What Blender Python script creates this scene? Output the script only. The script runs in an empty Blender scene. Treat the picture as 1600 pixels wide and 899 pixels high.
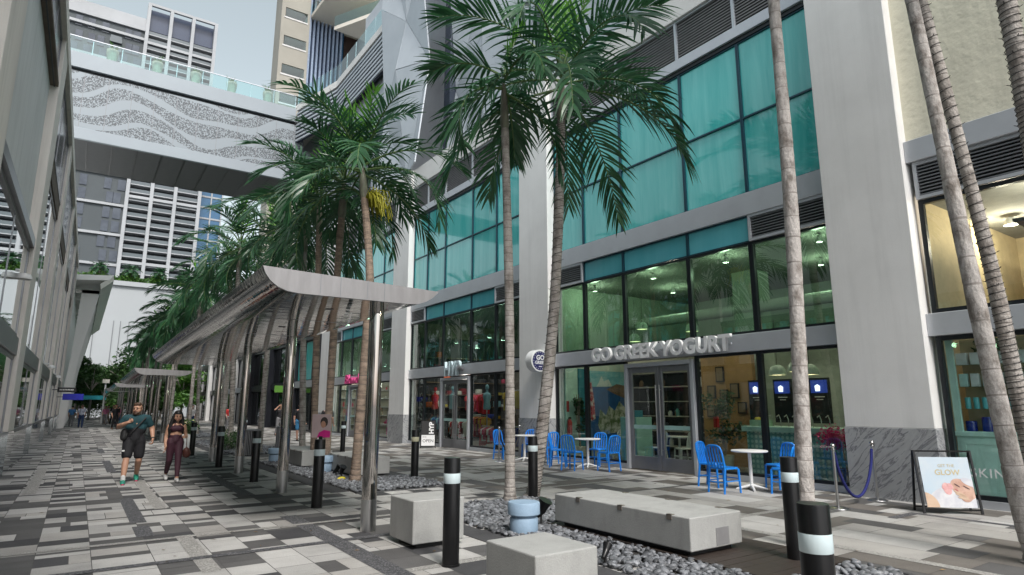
import bpy, bmesh, math, random
import numpy as np
from mathutils import Vector, Matrix, Quaternion
R=math.radians
S=bpy.context.scene
COL=S.collection
# ------------------------------------------------------------------ camera
cam=bpy.data.cameras.new('camera'); camo=bpy.data.objects.new('camera',cam); COL.objects.link(camo)
cam.sensor_width=36; cam.lens=36*966/1600; cam.clip_start=.05; cam.clip_end=1500
camo.location=(0,0,1.6)
camo.rotation_euler=(R(90)+math.atan(185/966),0,-math.atan(680/983.5))
S.camera=camo
# ------------------------------------------------------------------ world, sun, exposure
W=bpy.data.worlds.new('World'); S.world=W; W.use_nodes=True
wn=W.node_tree.nodes; wl=W.node_tree.links
sky=wn.new('ShaderNodeTexSky'); sky.sky_type='NISHITA'; sky.sun_disc=False
SUN_EL=R(51); SUN_AZ=R(189)      # azimuth from +Y clockwise
sky.sun_elevation=SUN_EL; sky.sun_rotation=SUN_AZ; sky.air_density=1.0; sky.dust_density=3.0; sky.ozone_density=1.0
hs=wn.new('ShaderNodeHueSaturation'); hs.inputs['Saturation'].default_value=.36; hs.inputs['Hue'].default_value=.455
bg=wn['Background']; bg.inputs['Strength'].default_value=.095
wl.new(sky.outputs[0],hs.inputs['Color']); wl.new(hs.outputs[0],bg.inputs['Color'])
sun=bpy.data.lights.new('sun','SUN'); sun.energy=1.05; sun.angle=R(12); sun.color=(1,.96,.9)
suno=bpy.data.objects.new('sun',sun); COL.objects.link(suno)
sd=Vector((math.sin(SUN_AZ)*math.cos(SUN_EL),math.cos(SUN_AZ)*math.cos(SUN_EL),math.sin(SUN_EL)))
suno.rotation_euler=sd.to_track_quat('Z','Y').to_euler(); suno.location=sd*60
S.view_settings.view_transform='Standard'; S.view_settings.look='None'; S.view_settings.gamma=1
S.view_settings.use_curve_mapping=False
S.view_settings.exposure=1.36
S.render.engine='CYCLES'
S.cycles.use_denoising=True
S.cycles.max_bounces=8; S.cycles.transparent_max_bounces=24; S.cycles.glossy_bounces=5; S.cycles.diffuse_bounces=4
S.cycles.caustics_reflective=False; S.cycles.caustics_refractive=False
S.cycles.sample_clamp_indirect=6

# ------------------------------------------------------------------ materials
MATS={}
def nn(nt,t,**kw):
    n=nt.nodes.new(t)
    for k,v in kw.items():
        if k in n.inputs: n.inputs[k].default_value=v
        else: setattr(n,k,v)
    return n
def base_mat(name):
    m=bpy.data.materials.new(name); m.use_nodes=True; MATS[name]=m
    return m,m.node_tree,m.node_tree.nodes['Principled BSDF']
def c4(c): return (c[0],c[1],c[2],1)
def mat(name,col,rough=.6,metal=0,col2=None,scale=4,detail=6,bump=0,bscale=None,stretch=(1,1,1),spec=.5,island=0,thr=(.35,.65),coat=0,fine=0,streak=0,sscale=(1.6,1.6,.10)):
    """noise-mottled principled material in object space; island = brightness jitter of each loose piece"""
    m,nt,b=base_mat(name); L=nt.links
    b.inputs['Roughness'].default_value=rough; b.inputs['Metallic'].default_value=metal
    b.inputs['Specular IOR Level'].default_value=spec
    if coat: b.inputs['Coat Weight'].default_value=coat; b.inputs['Coat Roughness'].default_value=.08
    tc=nn(nt,'ShaderNodeTexCoord'); mp=nn(nt,'ShaderNodeMapping'); mp.inputs['Scale'].default_value=stretch
    L.new(tc.outputs['Object'],mp.inputs['Vector'])
    if col2 is None: col2=tuple(x*.82 for x in col)
    no=nn(nt,'ShaderNodeTexNoise',Scale=scale,Detail=detail,Roughness=.6); L.new(mp.outputs[0],no.inputs['Vector'])
    mr=nn(nt,'ShaderNodeMapRange'); mr.inputs[1].default_value=thr[0]; mr.inputs[2].default_value=thr[1]
    L.new(no.outputs['Fac'],mr.inputs[0])
    mx=nn(nt,'ShaderNodeMix',data_type='RGBA'); mx.inputs[6].default_value=c4(col); mx.inputs[7].default_value=c4(col2)
    L.new(mr.outputs[0],mx.inputs[0]); out=mx.outputs[2]
    if streak:
        mp4=nn(nt,'ShaderNodeMapping'); mp4.inputs['Scale'].default_value=sscale; L.new(tc.outputs['Object'],mp4.inputs['Vector'])
        n4=nn(nt,'ShaderNodeTexNoise',Scale=1.7,Detail=7,Roughness=.68); L.new(mp4.outputs[0],n4.inputs['Vector'])
        m4=nn(nt,'ShaderNodeMapRange'); m4.inputs[1].default_value=.48; m4.inputs[2].default_value=.74; m4.inputs[3].default_value=1; m4.inputs[4].default_value=1-streak
        L.new(n4.outputs['Fac'],m4.inputs[0])
        v=nn(nt,'ShaderNodeMix',data_type='RGBA',blend_type='MULTIPLY'); v.inputs[0].default_value=1
        L.new(out,v.inputs[6]); L.new(m4.outputs[0],v.inputs[7]); out=v.outputs[2]
    if fine:
        n3=nn(nt,'ShaderNodeTexNoise',Scale=90,Detail=3,Roughness=.7); L.new(mp.outputs[0],n3.inputs['Vector'])
        m3=nn(nt,'ShaderNodeMapRange'); m3.inputs[1].default_value=.3; m3.inputs[2].default_value=.7; m3.inputs[3].default_value=1-fine; m3.inputs[4].default_value=1+fine
        L.new(n3.outputs['Fac'],m3.inputs[0])
        v=nn(nt,'ShaderNodeMix',data_type='RGBA',blend_type='MULTIPLY'); v.inputs[0].default_value=1
        L.new(out,v.inputs[6]); L.new(m3.outputs[0],v.inputs[7]); out=v.outputs[2]
    if island:
        g=nn(nt,'ShaderNodeNewGeometry'); m2=nn(nt,'ShaderNodeMapRange'); m2.inputs[3].default_value=1-island; m2.inputs[4].default_value=1+island
        L.new(g.outputs['Random Per Island'],m2.inputs[0])
        v=nn(nt,'ShaderNodeMix',data_type='RGBA',blend_type='MULTIPLY'); v.inputs[0].default_value=1
        L.new(out,v.inputs[6]); L.new(m2.outputs[0],v.inputs[7]); out=v.outputs[2]
    L.new(out,b.inputs['Base Color'])
    if bump:
        n2=nn(nt,'ShaderNodeTexNoise',Scale=bscale or scale*6,Detail=5); L.new(mp.outputs[0],n2.inputs['Vector'])
        bp=nn(nt,'ShaderNodeBump',Strength=bump,Distance=.02); L.new(n2.outputs['Fac'],bp.inputs['Height']); L.new(bp.outputs[0],b.inputs['Normal'])
    return m
def emit(name,col,s):
    m,nt,b=base_mat(name); b.inputs['Base Color'].default_value=c4(col); b.inputs['Emission Color'].default_value=c4(col); b.inputs['Emission Strength'].default_value=s
    return m
def glass(name,tint,refl=.1,gcol=(.95,1,1),wav=.0,grough=0.0):
    """thin architectural pane: tinted see-through mixed with a mirror by fresnel"""
    m,nt,b=base_mat(name); L=nt.links; nt.nodes.remove(b)
    t=nn(nt,'ShaderNodeBsdfTransparent',Color=c4(tint)); g=nn(nt,'ShaderNodeBsdfGlossy',Color=c4(gcol),Roughness=grough)
    f=nn(nt,'ShaderNodeFresnel',IOR=1.5); a=nn(nt,'ShaderNodeMath',operation='ADD'); a.inputs[1].default_value=refl; a.use_clamp=True
    L.new(f.outputs[0],a.inputs[0]); mx=nn(nt,'ShaderNodeMixShader')
    ge=nn(nt,'ShaderNodeNewGeometry'); fr=nn(nt,'ShaderNodeMath',operation='SUBTRACT'); fr.inputs[0].default_value=1; L.new(ge.outputs['Backfacing'],fr.inputs[1])   # the mirror coat sits on the outer face only
    mu=nn(nt,'ShaderNodeMath',operation='MULTIPLY'); L.new(a.outputs[0],mu.inputs[0]); L.new(fr.outputs[0],mu.inputs[1]); L.new(mu.outputs[0],mx.inputs[0]); L.new(t.outputs[0],mx.inputs[1]); L.new(g.outputs[0],mx.inputs[2])
    if wav:
        tc=nn(nt,'ShaderNodeTexCoord'); n2=nn(nt,'ShaderNodeTexNoise',Scale=.9,Detail=1); L.new(tc.outputs['Object'],n2.inputs['Vector'])
        bp=nn(nt,'ShaderNodeBump',Strength=wav,Distance=.05); L.new(n2.outputs['Fac'],bp.inputs['Height']); L.new(bp.outputs[0],g.inputs['Normal'])
    L.new(mx.outputs[0],nt.nodes['Material Output'].inputs['Surface'])
    return m
mat('stucco_grey',(.77,.77,.76),.8,col2=(.71,.71,.70),scale=.9,bump=.12,bscale=60,spec=.25,fine=.05,streak=.11)
mat('stucco_white',(.66,.66,.65),.75,col2=(.60,.60,.59),scale=1.2,bump=.08,bscale=50,spec=.25)
mat('stucco_yellow',(.76,.735,.60),.85,col2=(.68,.66,.54),scale=1.1,bump=.5,bscale=9,spec=.2,fine=.06,streak=.15)
mat('stucco_warm',(.80,.765,.715),.85,col2=(.74,.705,.66),scale=.8,bump=.15,bscale=50,spec=.2,fine=.05,streak=.2)
mat('stucco_side',(.72,.74,.735),.85,col2=(.66,.68,.675),scale=.6,bump=.15,bscale=50,spec=.2,fine=.05,streak=.2)
mat('alu',(.52,.545,.58),.42,.4,col2=(.48,.50,.535),scale=2,spec=.5)
mat('alu_dark',(.25,.255,.27),.35,.6,col2=(.22,.225,.24),scale=2)
mat('frame_black',(.012,.016,.02),.35,.2,scale=3)
mat('frame_teal',(.008,.055,.085),.35,.1,scale=3)
mat('louvre_dark',(.02,.021,.024),.7,0,scale=3)
mat('steel_brushed',(.5,.5,.5),.28,1,col2=(.42,.42,.42),scale=6,stretch=(1,1,.05))
mat('wing_white',(.87,.87,.85),.5,scale=.3,col2=(.83,.83,.81))
mat('white_paint',(.75,.76,.76),.45,scale=3,col2=(.70,.71,.71))
mat('white_metal',(.44,.48,.52),.4,.15,scale=1,col2=(.40,.44,.48))
mat('blue_paint',(.008,.24,.80),.35,0,col2=(.008,.21,.72),scale=5,coat=.2)
mat('black_paint',(.006,.006,.0065),.3,0,scale=6,spec=.35,col2=(.009,.009,.01))
mat('bridge_metal',(.29,.33,.36),.45,.1,scale=.5,col2=(.27,.305,.335))
mat('black_matte',(.015,.015,.016),.6,0,scale=6)
mat('reflective_band',(.62,.72,.74),.35,0,scale=6,col2=(.55,.66,.69))
mat('concrete_bench',(.385,.39,.38),.8,0,col2=(.335,.34,.33),scale=2.2,bump=.15,bscale=70,spec=.25,fine=.09,streak=.17,sscale=(2.5,2.5,1.2))
mat('asphalt',(.13,.13,.13),.9,scale=3,fine=.2)
mat('grout',(.10,.098,.095),.95,scale=8,fine=.2)
pv=dict(spec=.3,bump=.15,bscale=220,island=.12,fine=.2,streak=.25,sscale=(.55,.8,1))
mat('paver_light',(.45,.445,.43),.8,col2=(.39,.385,.372),scale=1.6,**pv)
mat('paver_warm',(.385,.375,.355),.8,col2=(.335,.325,.308),scale=1.6,**pv)
mat('paver_mid',(.118,.116,.115),.8,col2=(.098,.096,.096),scale=1.6,**pv)
mat('paver_dark',(.075,.075,.078),.8,col2=(.06,.06,.064),scale=1.6,**pv)
mat('paver_brown',(.16,.148,.134),.8,col2=(.138,.127,.115),scale=1.6,**pv)
def aggregate(name,c1,c2):
    m,nt,b=base_mat(name); L=nt.links; b.inputs['Roughness'].default_value=.7
    tc=nn(nt,'ShaderNodeTexCoord'); v=nn(nt,'ShaderNodeTexVoronoi',Scale=75); L.new(tc.outputs['Object'],v.inputs['Vector'])
    sp=nn(nt,'ShaderNodeSeparateColor'); L.new(v.outputs['Color'],sp.inputs[0])
    mx=nn(nt,'ShaderNodeMix',data_type='RGBA'); mx.inputs[6].default_value=c4(c1); mx.inputs[7].default_value=c4(c2)
    p=nn(nt,'ShaderNodeMath',operation='POWER'); p.inputs[1].default_value=2.5; L.new(sp.outputs[0],p.inputs[0]); L.new(p.outputs[0],mx.inputs[0]); L.new(mx.outputs[2],b.inputs['Base Color'])
    bp=nn(nt,'ShaderNodeBump',Strength=.5,Distance=.01); L.new(v.outputs['Distance'],bp.inputs['Height']); L.new(bp.outputs[0],b.inputs['Normal'])
aggregate('aggregate_dark',(.045,.046,.05),(.2,.2,.21)); aggregate('aggregate_light',(.24,.235,.22),(.46,.45,.43))
mat('pebble',(.095,.10,.11),.5,col2=(.19,.20,.215),scale=9,island=.55,spec=.5,fine=.1)
mat('soil',(.03,.028,.026),.95,scale=8,fine=.3)
mat('deck_wood',(.045,.034,.028),.55,col2=(.03,.023,.02),scale=3,stretch=(10,.7,10),bump=.2,spec=.4)
mat('bollard_blue',(.30,.42,.55),.6,col2=(.25,.36,.48),scale=5,bump=.1,fine=.06)
mat('trunk',(.42,.39,.36),.9,col2=(.19,.165,.145),scale=6,detail=9,bump=.8,bscale=30,stretch=(1,1,.7),thr=(.42,.70),fine=.25,streak=.3,sscale=(3,3,1.2))
mat('trunk_scar',(.27,.245,.225),.9,scale=9,fine=.15)
mat('trunk_pale',(.48,.45,.425),.9,col2=(.20,.175,.155),scale=5.5,detail=9,bump=.9,bscale=22,stretch=(1.5,1.5,.8),thr=(.46,.66),fine=.3,streak=.35,sscale=(3,3,1.5))
mat('trunk_brown',(.34,.26,.20),.9,col2=(.15,.115,.09),scale=6,bump=.8,bscale=30,stretch=(1,1,2.0),thr=(.4,.7),fine=.2)
mat('trunk_ring',(.10,.085,.075),.95,scale=9)
mat('crownshaft',(.20,.22,.15),.6,col2=(.13,.115,.09),scale=4,stretch=(3,3,.4))
def leafmat(name,c1,c2,rough=.38,trans=.25,sheen=0):
    m,nt,b=base_mat(name); L=nt.links
    b.inputs['Roughness'].default_value=rough
    g=nn(nt,'ShaderNodeNewGeometry'); mx=nn(nt,'ShaderNodeMix',data_type='RGBA'); mx.inputs[6].default_value=c4(c1); mx.inputs[7].default_value=c4(c2)
    L.new(g.outputs['Random Per Island'],mx.inputs[0]); L.new(mx.outputs[2],b.inputs['Base Color'])
    tr=nn(nt,'ShaderNodeBsdfTranslucent'); L.new(mx.outputs[2],tr.inputs['Color'])
    ms=nn(nt,'ShaderNodeMixShader'); ms.inputs[0].default_value=trans
    L.new(b.outputs[0],ms.inputs[1]); L.new(tr.outputs[0],ms.inputs[2]); L.new(ms.outputs[0],nt.nodes['Material Output'].inputs['Surface'])
leafmat('palm_leaf',(.020,.075,.032),(.045,.14,.055),.34,.28)
leafmat('palm_leaf_young',(.09,.26,.03),(.14,.34,.05),.35,.4)
leafmat('tree_leaf',(.03,.085,.025),(.07,.15,.04),.5,.3)
leafmat('hedge_leaf',(.05,.15,.025),(.12,.25,.05),.5,.3)
leafmat('indoor_leaf',(.015,.06,.02),(.04,.11,.04),.45,.2)
leafmat('magenta_leaf',(.55,.015,.13),(.72,.05,.25),.6,.3)
leafmat('yellow_flower',(.42,.42,.03),(.58,.55,.05),.6,.3)
mat('rachis',(.10,.17,.05),.5,scale=4)
glass('upper_glass',(.44,.62,.54),.13)
glass('shop_glass',(.86,.94,.91),.06)
glass('clear_glass',(.93,.98,.97),.04)
glass('rail_glass',(.78,.92,.92),.05)
# coloured back-painted spandrel / curtained panes
def teal(name,c1,c2,wave):
    m,nt,b=base_mat(name); L=nt.links; b.inputs['Roughness'].default_value=.06; b.inputs['Specular IOR Level'].default_value=.6
    tc=nn(nt,'ShaderNodeTexCoord'); mp=nn(nt,'ShaderNodeMapping'); mp.inputs['Scale'].default_value=(1,1.0,.09); L.new(tc.outputs['Object'],mp.inputs[0])
    no=nn(nt,'ShaderNodeTexNoise',Scale=wave,Detail=4,Roughness=.65); no.inputs['Distortion'].default_value=.4; L.new(mp.outputs[0],no.inputs['Vector'])
    mr=nn(nt,'ShaderNodeMapRange'); mr.inputs[1].default_value=.36; mr.inputs[2].default_value=.66; L.new(no.outputs['Fac'],mr.inputs[0])
    mx=nn(nt,'ShaderNodeMix',data_type='RGBA'); mx.inputs[6].default_value=c4(c1); mx.inputs[7].default_value=c4(c2); L.new(mr.outputs[0],mx.inputs[0])
    oi=nn(nt,'ShaderNodeObjectInfo'); m2=nn(nt,'ShaderNodeMapRange'); m2.inputs[3].default_value=.80; m2.inputs[4].default_value=1.12; L.new(oi.outputs['Random'],m2.inputs[0])
    v=nn(nt,'ShaderNodeMix',data_type='RGBA',blend_type='MULTIPLY'); v.inputs[0].default_value=1; L.new(mx.outputs[2],v.inputs[6]); L.new(m2.outputs[0],v.inputs[7]); L.new(v.outputs[2],b.inputs['Base Color'])
    b.inputs['Coat Weight'].default_value=.6; b.inputs['Coat Roughness'].default_value=.02
teal('teal_glass',(.06,.47,.455),(.14,.58,.56),3.0)
teal('spandrel_glass',(.11,.46,.53),(.14,.51,.58),2.0)
def mirror(name,col,rough,bump,scale,stretch=(1,1,1)):
    m,nt,b=base_mat(name); L=nt.links; b.inputs['Base Color'].default_value=c4(col); b.inputs['Metallic'].default_value=1; b.inputs['Roughness'].default_value=rough
    tc=nn(nt,'ShaderNodeTexCoord'); mp=nn(nt,'ShaderNodeMapping'); mp.inputs['Scale'].default_value=stretch; L.new(tc.outputs['Object'],mp.inputs[0])
    no=nn(nt,'ShaderNodeTexNoise',Scale=scale,Detail=2); L.new(mp.outputs[0],no.inputs['Vector'])
    bp=nn(nt,'ShaderNodeBump',Strength=bump,Distance=.02); L.new(no.outputs['Fac'],bp.inputs['Height']); L.new(bp.outputs[0],b.inputs['Normal'])
mirror('steel_mirror',(.50,.485,.475),.03,.20,3.0,(.5,2.2,1))
mirror('steel_post',(.50,.47,.44),.05,.12,3,(2,2,.5))
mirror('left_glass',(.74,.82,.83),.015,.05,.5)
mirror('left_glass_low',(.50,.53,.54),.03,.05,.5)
mat('tower_glass',(.035,.045,.065),.15,0,scale=.4,col2=(.07,.085,.11),spec=.6)
mat('steel_panel',(.32,.312,.315),.45,.6,col2=(.265,.258,.26),scale=3,stretch=(3,3,.6))
# veined grey stone plinth
def stone(name):
    m,nt,b=base_mat(name); L=nt.links; b.inputs['Roughness'].default_value=.45
    tc=nn(nt,'ShaderNodeTexCoord'); mp=nn(nt,'ShaderNodeMapping'); m0=nn(nt,'ShaderNodeMapping'); m0.inputs['Rotation'].default_value=(R(-38),R(12),R(30)); L.new(tc.outputs['Object'],m0.inputs[0]); mp.inputs['Scale'].default_value=(1,2.6,.55); L.new(m0.outputs[0],mp.inputs[0])
    n0=nn(nt,'ShaderNodeTexNoise',Scale=1.6,Detail=9,Roughness=.62); n0.inputs['Distortion'].default_value=.55; L.new(mp.outputs[0],n0.inputs['Vector'])
    r1=nn(nt,'ShaderNodeValToRGB'); cr=r1.color_ramp; cr.elements[0].position=.25; cr.elements[0].color=(.26,.27,.29,1); cr.elements[1].position=.78; cr.elements[1].color=(.46,.47,.48,1)
    for q,c in ((.455,(.38,.39,.40,1)),(.492,(.14,.145,.16,1)),(.515,(.38,.39,.40,1)),(.60,(.32,.33,.34,1)),(.615,(.18,.185,.195,1)),(.635,(.37,.38,.39,1))): e=cr.elements.new(q); e.color=c
    L.new(n0.outputs['Fac'],r1.inputs[0]); L.new(r1.outputs[0],b.inputs['Base Color'])
stone('plinth_stone')
# perforated screen of the sky bridge: waves of punched holes on pale metal
def perforated():
    m,nt,b=base_mat('perforated_metal'); L=nt.links; b.inputs['Roughness'].default_value=.5; b.inputs['Metallic'].default_value=.15
    tc=nn(nt,'ShaderNodeTexCoord'); sx=nn(nt,'ShaderNodeSeparateXYZ'); L.new(tc.outputs['Object'],sx.inputs[0])
    def M(op,a,c=None):
        n=nn(nt,'ShaderNodeMath',operation=op)
        for k,v in enumerate((a,c)):
            if v is None: continue
            if isinstance(v,(int,float)): n.inputs[k].default_value=v
            else: L.new(v,n.inputs[k])
        return n.outputs[0]
    x,z=sx.outputs[0],sx.outputs[2]
    w1=M('MULTIPLY',M('SINE',M('ADD',M('MULTIPLY',x,.70),.8)),.55); w2=M('MULTIPLY',M('SINE',M('ADD',M('MULTIPLY',x,1.27),M('MULTIPLY',z,1.1))),.24)
    h=M('ADD',M('ADD',z,w1),w2); s=M('SINE',M('MULTIPLY',h,5.4)); t=M('ADD',s,M('MULTIPLY',M('SINE',M('ADD',M('MULTIPLY',x,.9),M('MULTIPLY',z,-1.6))),.45))
    g=M('GREATER_THAN',t,-.45)
    v=nn(nt,'ShaderNodeTexNoise',Scale=14,Detail=2,Roughness=.6); L.new(tc.outputs['Object'],v.inputs['Vector'])
    mu=M('MULTIPLY',g,M('GREATER_THAN',v.outputs['Fac'],.485))
    mx=nn(nt,'ShaderNodeMix',data_type='RGBA'); mx.inputs[6].default_value=(.25,.285,.31,1); mx.inputs[7].default_value=(.085,.095,.105,1); L.new(mu,mx.inputs[0]); L.new(mx.outputs[2],b.inputs['Base Color'])
perforated()
def col(name,c,rough=.6,**k):
    if name not in MATS: mat(name,c,rough,**k)
    return name

# ------------------------------------------------------------------ mesh builder
class MB:
    def __init__(s): s.v=[]; s.f=[]; s.m=[]; s.mi=0
    def add(s,vs,fs):
        o=len(s.v); s.v+=[tuple(p) for p in vs]; s.f+=[tuple(i+o for i in f) for f in fs]; s.m+=[s.mi]*len(fs); return s
    def box(s,x0,x1,y0,y1,z0,z1):
        if x0>x1:x0,x1=x1,x0
        if y0>y1:y0,y1=y1,y0
        if z0>z1:z0,z1=z1,z0
        return s.add([(x0,y0,z0),(x1,y0,z0),(x1,y1,z0),(x0,y1,z0),(x0,y0,z1),(x1,y0,z1),(x1,y1,z1),(x0,y1,z1)],
              [(0,3,2,1),(4,5,6,7),(0,1,5,4),(1,2,6,5),(2,3,7,6),(3,0,4,7)])
    def bar(s,p,q,w,h,up=(0,0,1)):
        p=Vector(p);q=Vector(q);d=(q-p).normalized();u=Vector(up)
        if abs(d.dot(u))>.98:u=Vector((1,0,0))
        a=d.cross(u).normalized();b=a.cross(d)
        vs=[p+a*x*w/2+b*y*h/2 for x,y in((-1,-1),(1,-1),(1,1),(-1,1))]+[q+a*x*w/2+b*y*h/2 for x,y in((-1,-1),(1,-1),(1,1),(-1,1))]
        return s.add(vs,[(3,2,1,0),(4,5,6,7),(0,1,5,4),(1,2,6,5),(2,3,7,6),(3,0,4,7)])
    def tube(s,pts,r,n=10,caps=True):
        pts=[Vector(p) for p in pts]; rs=r if isinstance(r,(list,tuple)) else [r]*len(pts)
        o=len(s.v); prev=None; vs=[]
        for i,p in enumerate(pts):
            d=(pts[min(i+1,len(pts)-1)]-pts[max(i-1,0)])
            d=d.normalized() if d.length>1e-9 else Vector((0,0,1))
            if prev is None:
                u=Vector((0,0,1)) if abs(d.z)<.9 else Vector((1,0,0)); a=d.cross(u).normalized()
            else:
                a=prev-d*prev.dot(d); a=a.normalized() if a.length>1e-6 else d.orthogonal().normalized()
            prev=a; b=d.cross(a)
            for k in range(n):
                t=2*math.pi*k/n; vs.append(p+(a*math.cos(t)+b*math.sin(t))*rs[i])
        fs=[]
        for i in range(len(pts)-1):
            for k in range(n): fs.append((i*n+k,i*n+(k+1)%n,(i+1)*n+(k+1)%n,(i+1)*n+k))
        if caps: fs.append(tuple(range(n-1,-1,-1))); fs.append(tuple(range((len(pts)-1)*n,len(pts)*n)))
        return s.add(vs,fs)
    def cyl(s,x,y,z0,z1,r,n=24,r2=None):
        return s.tube([(x,y,z0),(x,y,z1)],[r,r if r2 is None else r2],n)
    def lathe(s,prof,n=24,c=(0,0,0)):
        vs=[];fs=[]
        for r,z in prof:
            for k in range(n): t=2*math.pi*k/n; vs.append((c[0]+r*math.cos(t),c[1]+r*math.sin(t),c[2]+z))
        for i in range(len(prof)-1):
            for k in range(n): fs.append((i*n+k,i*n+(k+1)%n,(i+1)*n+(k+1)%n,(i+1)*n+k))
        if prof[0][0]>1e-6: fs.append(tuple(range(n-1,-1,-1)))
        if prof[-1][0]>1e-6: fs.append(tuple(range((len(prof)-1)*n,len(prof)*n)))
        return s.add(vs,fs)
    def prism(s,poly,ax,a,b):
        """poly of 2-tuples extruded along axis ax ('x': (y,z), 'y': (x,z), 'z': (x,y))"""
        def P(p,t): return {'x':(t,p[0],p[1]),'y':(p[0],t,p[1]),'z':(p[0],p[1],t)}[ax]
        n=len(poly); vs=[P(p,a) for p in poly]+[P(p,b) for p in poly]
        return s.add(vs,[tuple(range(n-1,-1,-1)),tuple(range(n,2*n))]+[(i,(i+1)%n,n+(i+1)%n,n+i) for i in range(n)])
    def sphere(s,c,r,n=12,sc=(1,1,1)):
        m=n//2; vs=[];fs=[]
        for i in range(m+1):
            a=math.pi*i/m
            for k in range(n):
                t=2*math.pi*k/n; vs.append((c[0]+r*sc[0]*math.sin(a)*math.cos(t),c[1]+r*sc[1]*math.sin(a)*math.sin(t),c[2]+r*sc[2]*math.cos(a)))
        for i in range(m):
            for k in range(n): fs.append((i*n+k,(i+1)*n+k,(i+1)*n+(k+1)%n,i*n+(k+1)%n))
        return s.add(vs,fs)
    def build(s,name,mats,parent=None,smooth=False,bevel=0,world=False,seg=1,loc=None,fix=True):
        me=bpy.data.meshes.new(name)
        v=s.v
        if world and parent is not None:
            l=wloc(parent); v=[(p[0]-l.x,p[1]-l.y,p[2]-l.z) for p in v]
        me.from_pydata(v,[],s.f)
        if isinstance(mats,str): mats=[mats]
        for m in mats: me.materials.append(MATS[m])
        if len(mats)>1: me.polygons.foreach_set('material_index',s.m)
        if fix:
            bm=bmesh.new(); bm.from_mesh(me); bmesh.ops.recalc_face_normals(bm,faces=bm.faces); bm.to_mesh(me); bm.free()
        if smooth:
            me.polygons.foreach_set('use_smooth',[True]*len(me.polygons))
            me.set_sharp_from_angle(angle=R(smooth if smooth is not True else 40))
        me.update()
        o=bpy.data.objects.new(name,me); COL.objects.link(o)
        if parent is not None: o.parent=parent
        if loc is not None: o.location=loc
        if bevel:
            b=o.modifiers.new('bevel','BEVEL'); b.width=bevel; b.segments=seg; b.limit_method='ANGLE'; b.angle_limit=R(40)
        return o
def wloc(o):
    l=Vector(o.location)
    while o.parent is not None: o=o.parent; l=l+Vector(o.location)
    return l
def tag(o,label,cat,group=None,kind=None):
    if label: o['label']=label
    if cat: o['category']=cat
    if group: o['group']=group
    if kind: o['kind']=kind
    return o
def thing(name,label,cat,loc=(0,0,0),rz=0,group=None):
    o=bpy.data.objects.new(name,None); COL.objects.link(o); o.location=loc; o.rotation_euler=(0,0,rz); o.empty_display_size=.3
    return tag(o,label,cat,group)
def copy_tree(o,parent=None):
    c=o.copy(); COL.objects.link(c)
    if parent is not None: c.parent=parent; c.matrix_parent_inverse=o.matrix_parent_inverse.copy()
    for ch in list(o.children): copy_tree(ch,c)
    return c
def dup(o,loc,rz=None,label=None,group=None):
    c=copy_tree(o); c.location=loc
    if rz is not None: c.rotation_euler=(0,0,rz)
    if label: c['label']=label
    if group: c['group']=group
    return c
def one(mb,name,mats,label,cat,group=None,base=None,**k):
    """a thing that is a single mesh, origin at its base"""
    xs=[p[0] for p in mb.v]; ys=[p[1] for p in mb.v]; zs=[p[2] for p in mb.v]
    b=base or ((min(xs)+max(xs))/2,(min(ys)+max(ys))/2,min(zs))
    mb.v=[(p[0]-b[0],p[1]-b[1],p[2]-b[2]) for p in mb.v]
    o=mb.build(name,mats,**k); o.location=b
    return tag(o,label,cat,group)
def struct(mb,name,mats,**k):
    o=mb.build(name,mats,**k); o['kind']='structure'; return o
def text_mesh(txt,size,extrude,name,m,parent=None,loc=(0,0,0),rot=(0,0,0),offset=0,align='CENTER',shear=0,space=1.0):
    cu=bpy.data.curves.new(name,'FONT'); cu.body=txt; cu.size=size; cu.extrude=extrude; cu.offset=offset; cu.align_x=align; cu.align_y='CENTER'; cu.shear=shear; cu.space_character=space
    cu.resolution_u=3
    t=bpy.data.objects.new(name+'_curve',cu); COL.objects.link(t)
    dg=bpy.context.evaluated_depsgraph_get(); me=bpy.data.meshes.new_from_object(t.evaluated_get(dg))
    bpy.data.objects.remove(t); bpy.data.curves.remove(cu)
    me.materials.clear(); me.materials.append(MATS[m]); me.name=name
    o=bpy.data.objects.new(name,me); COL.objects.link(o); o.location=loc; o.rotation_euler=rot
    if parent is not None: o.parent=parent
    return o
# text facing -X (towards the street from the right facade): reading runs from +Y to -Y
ROT_FACADE=(R(90),0,R(-90)); ROT_SOUTH=(R(90),0,0)
rnd=random.Random(7)
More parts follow.
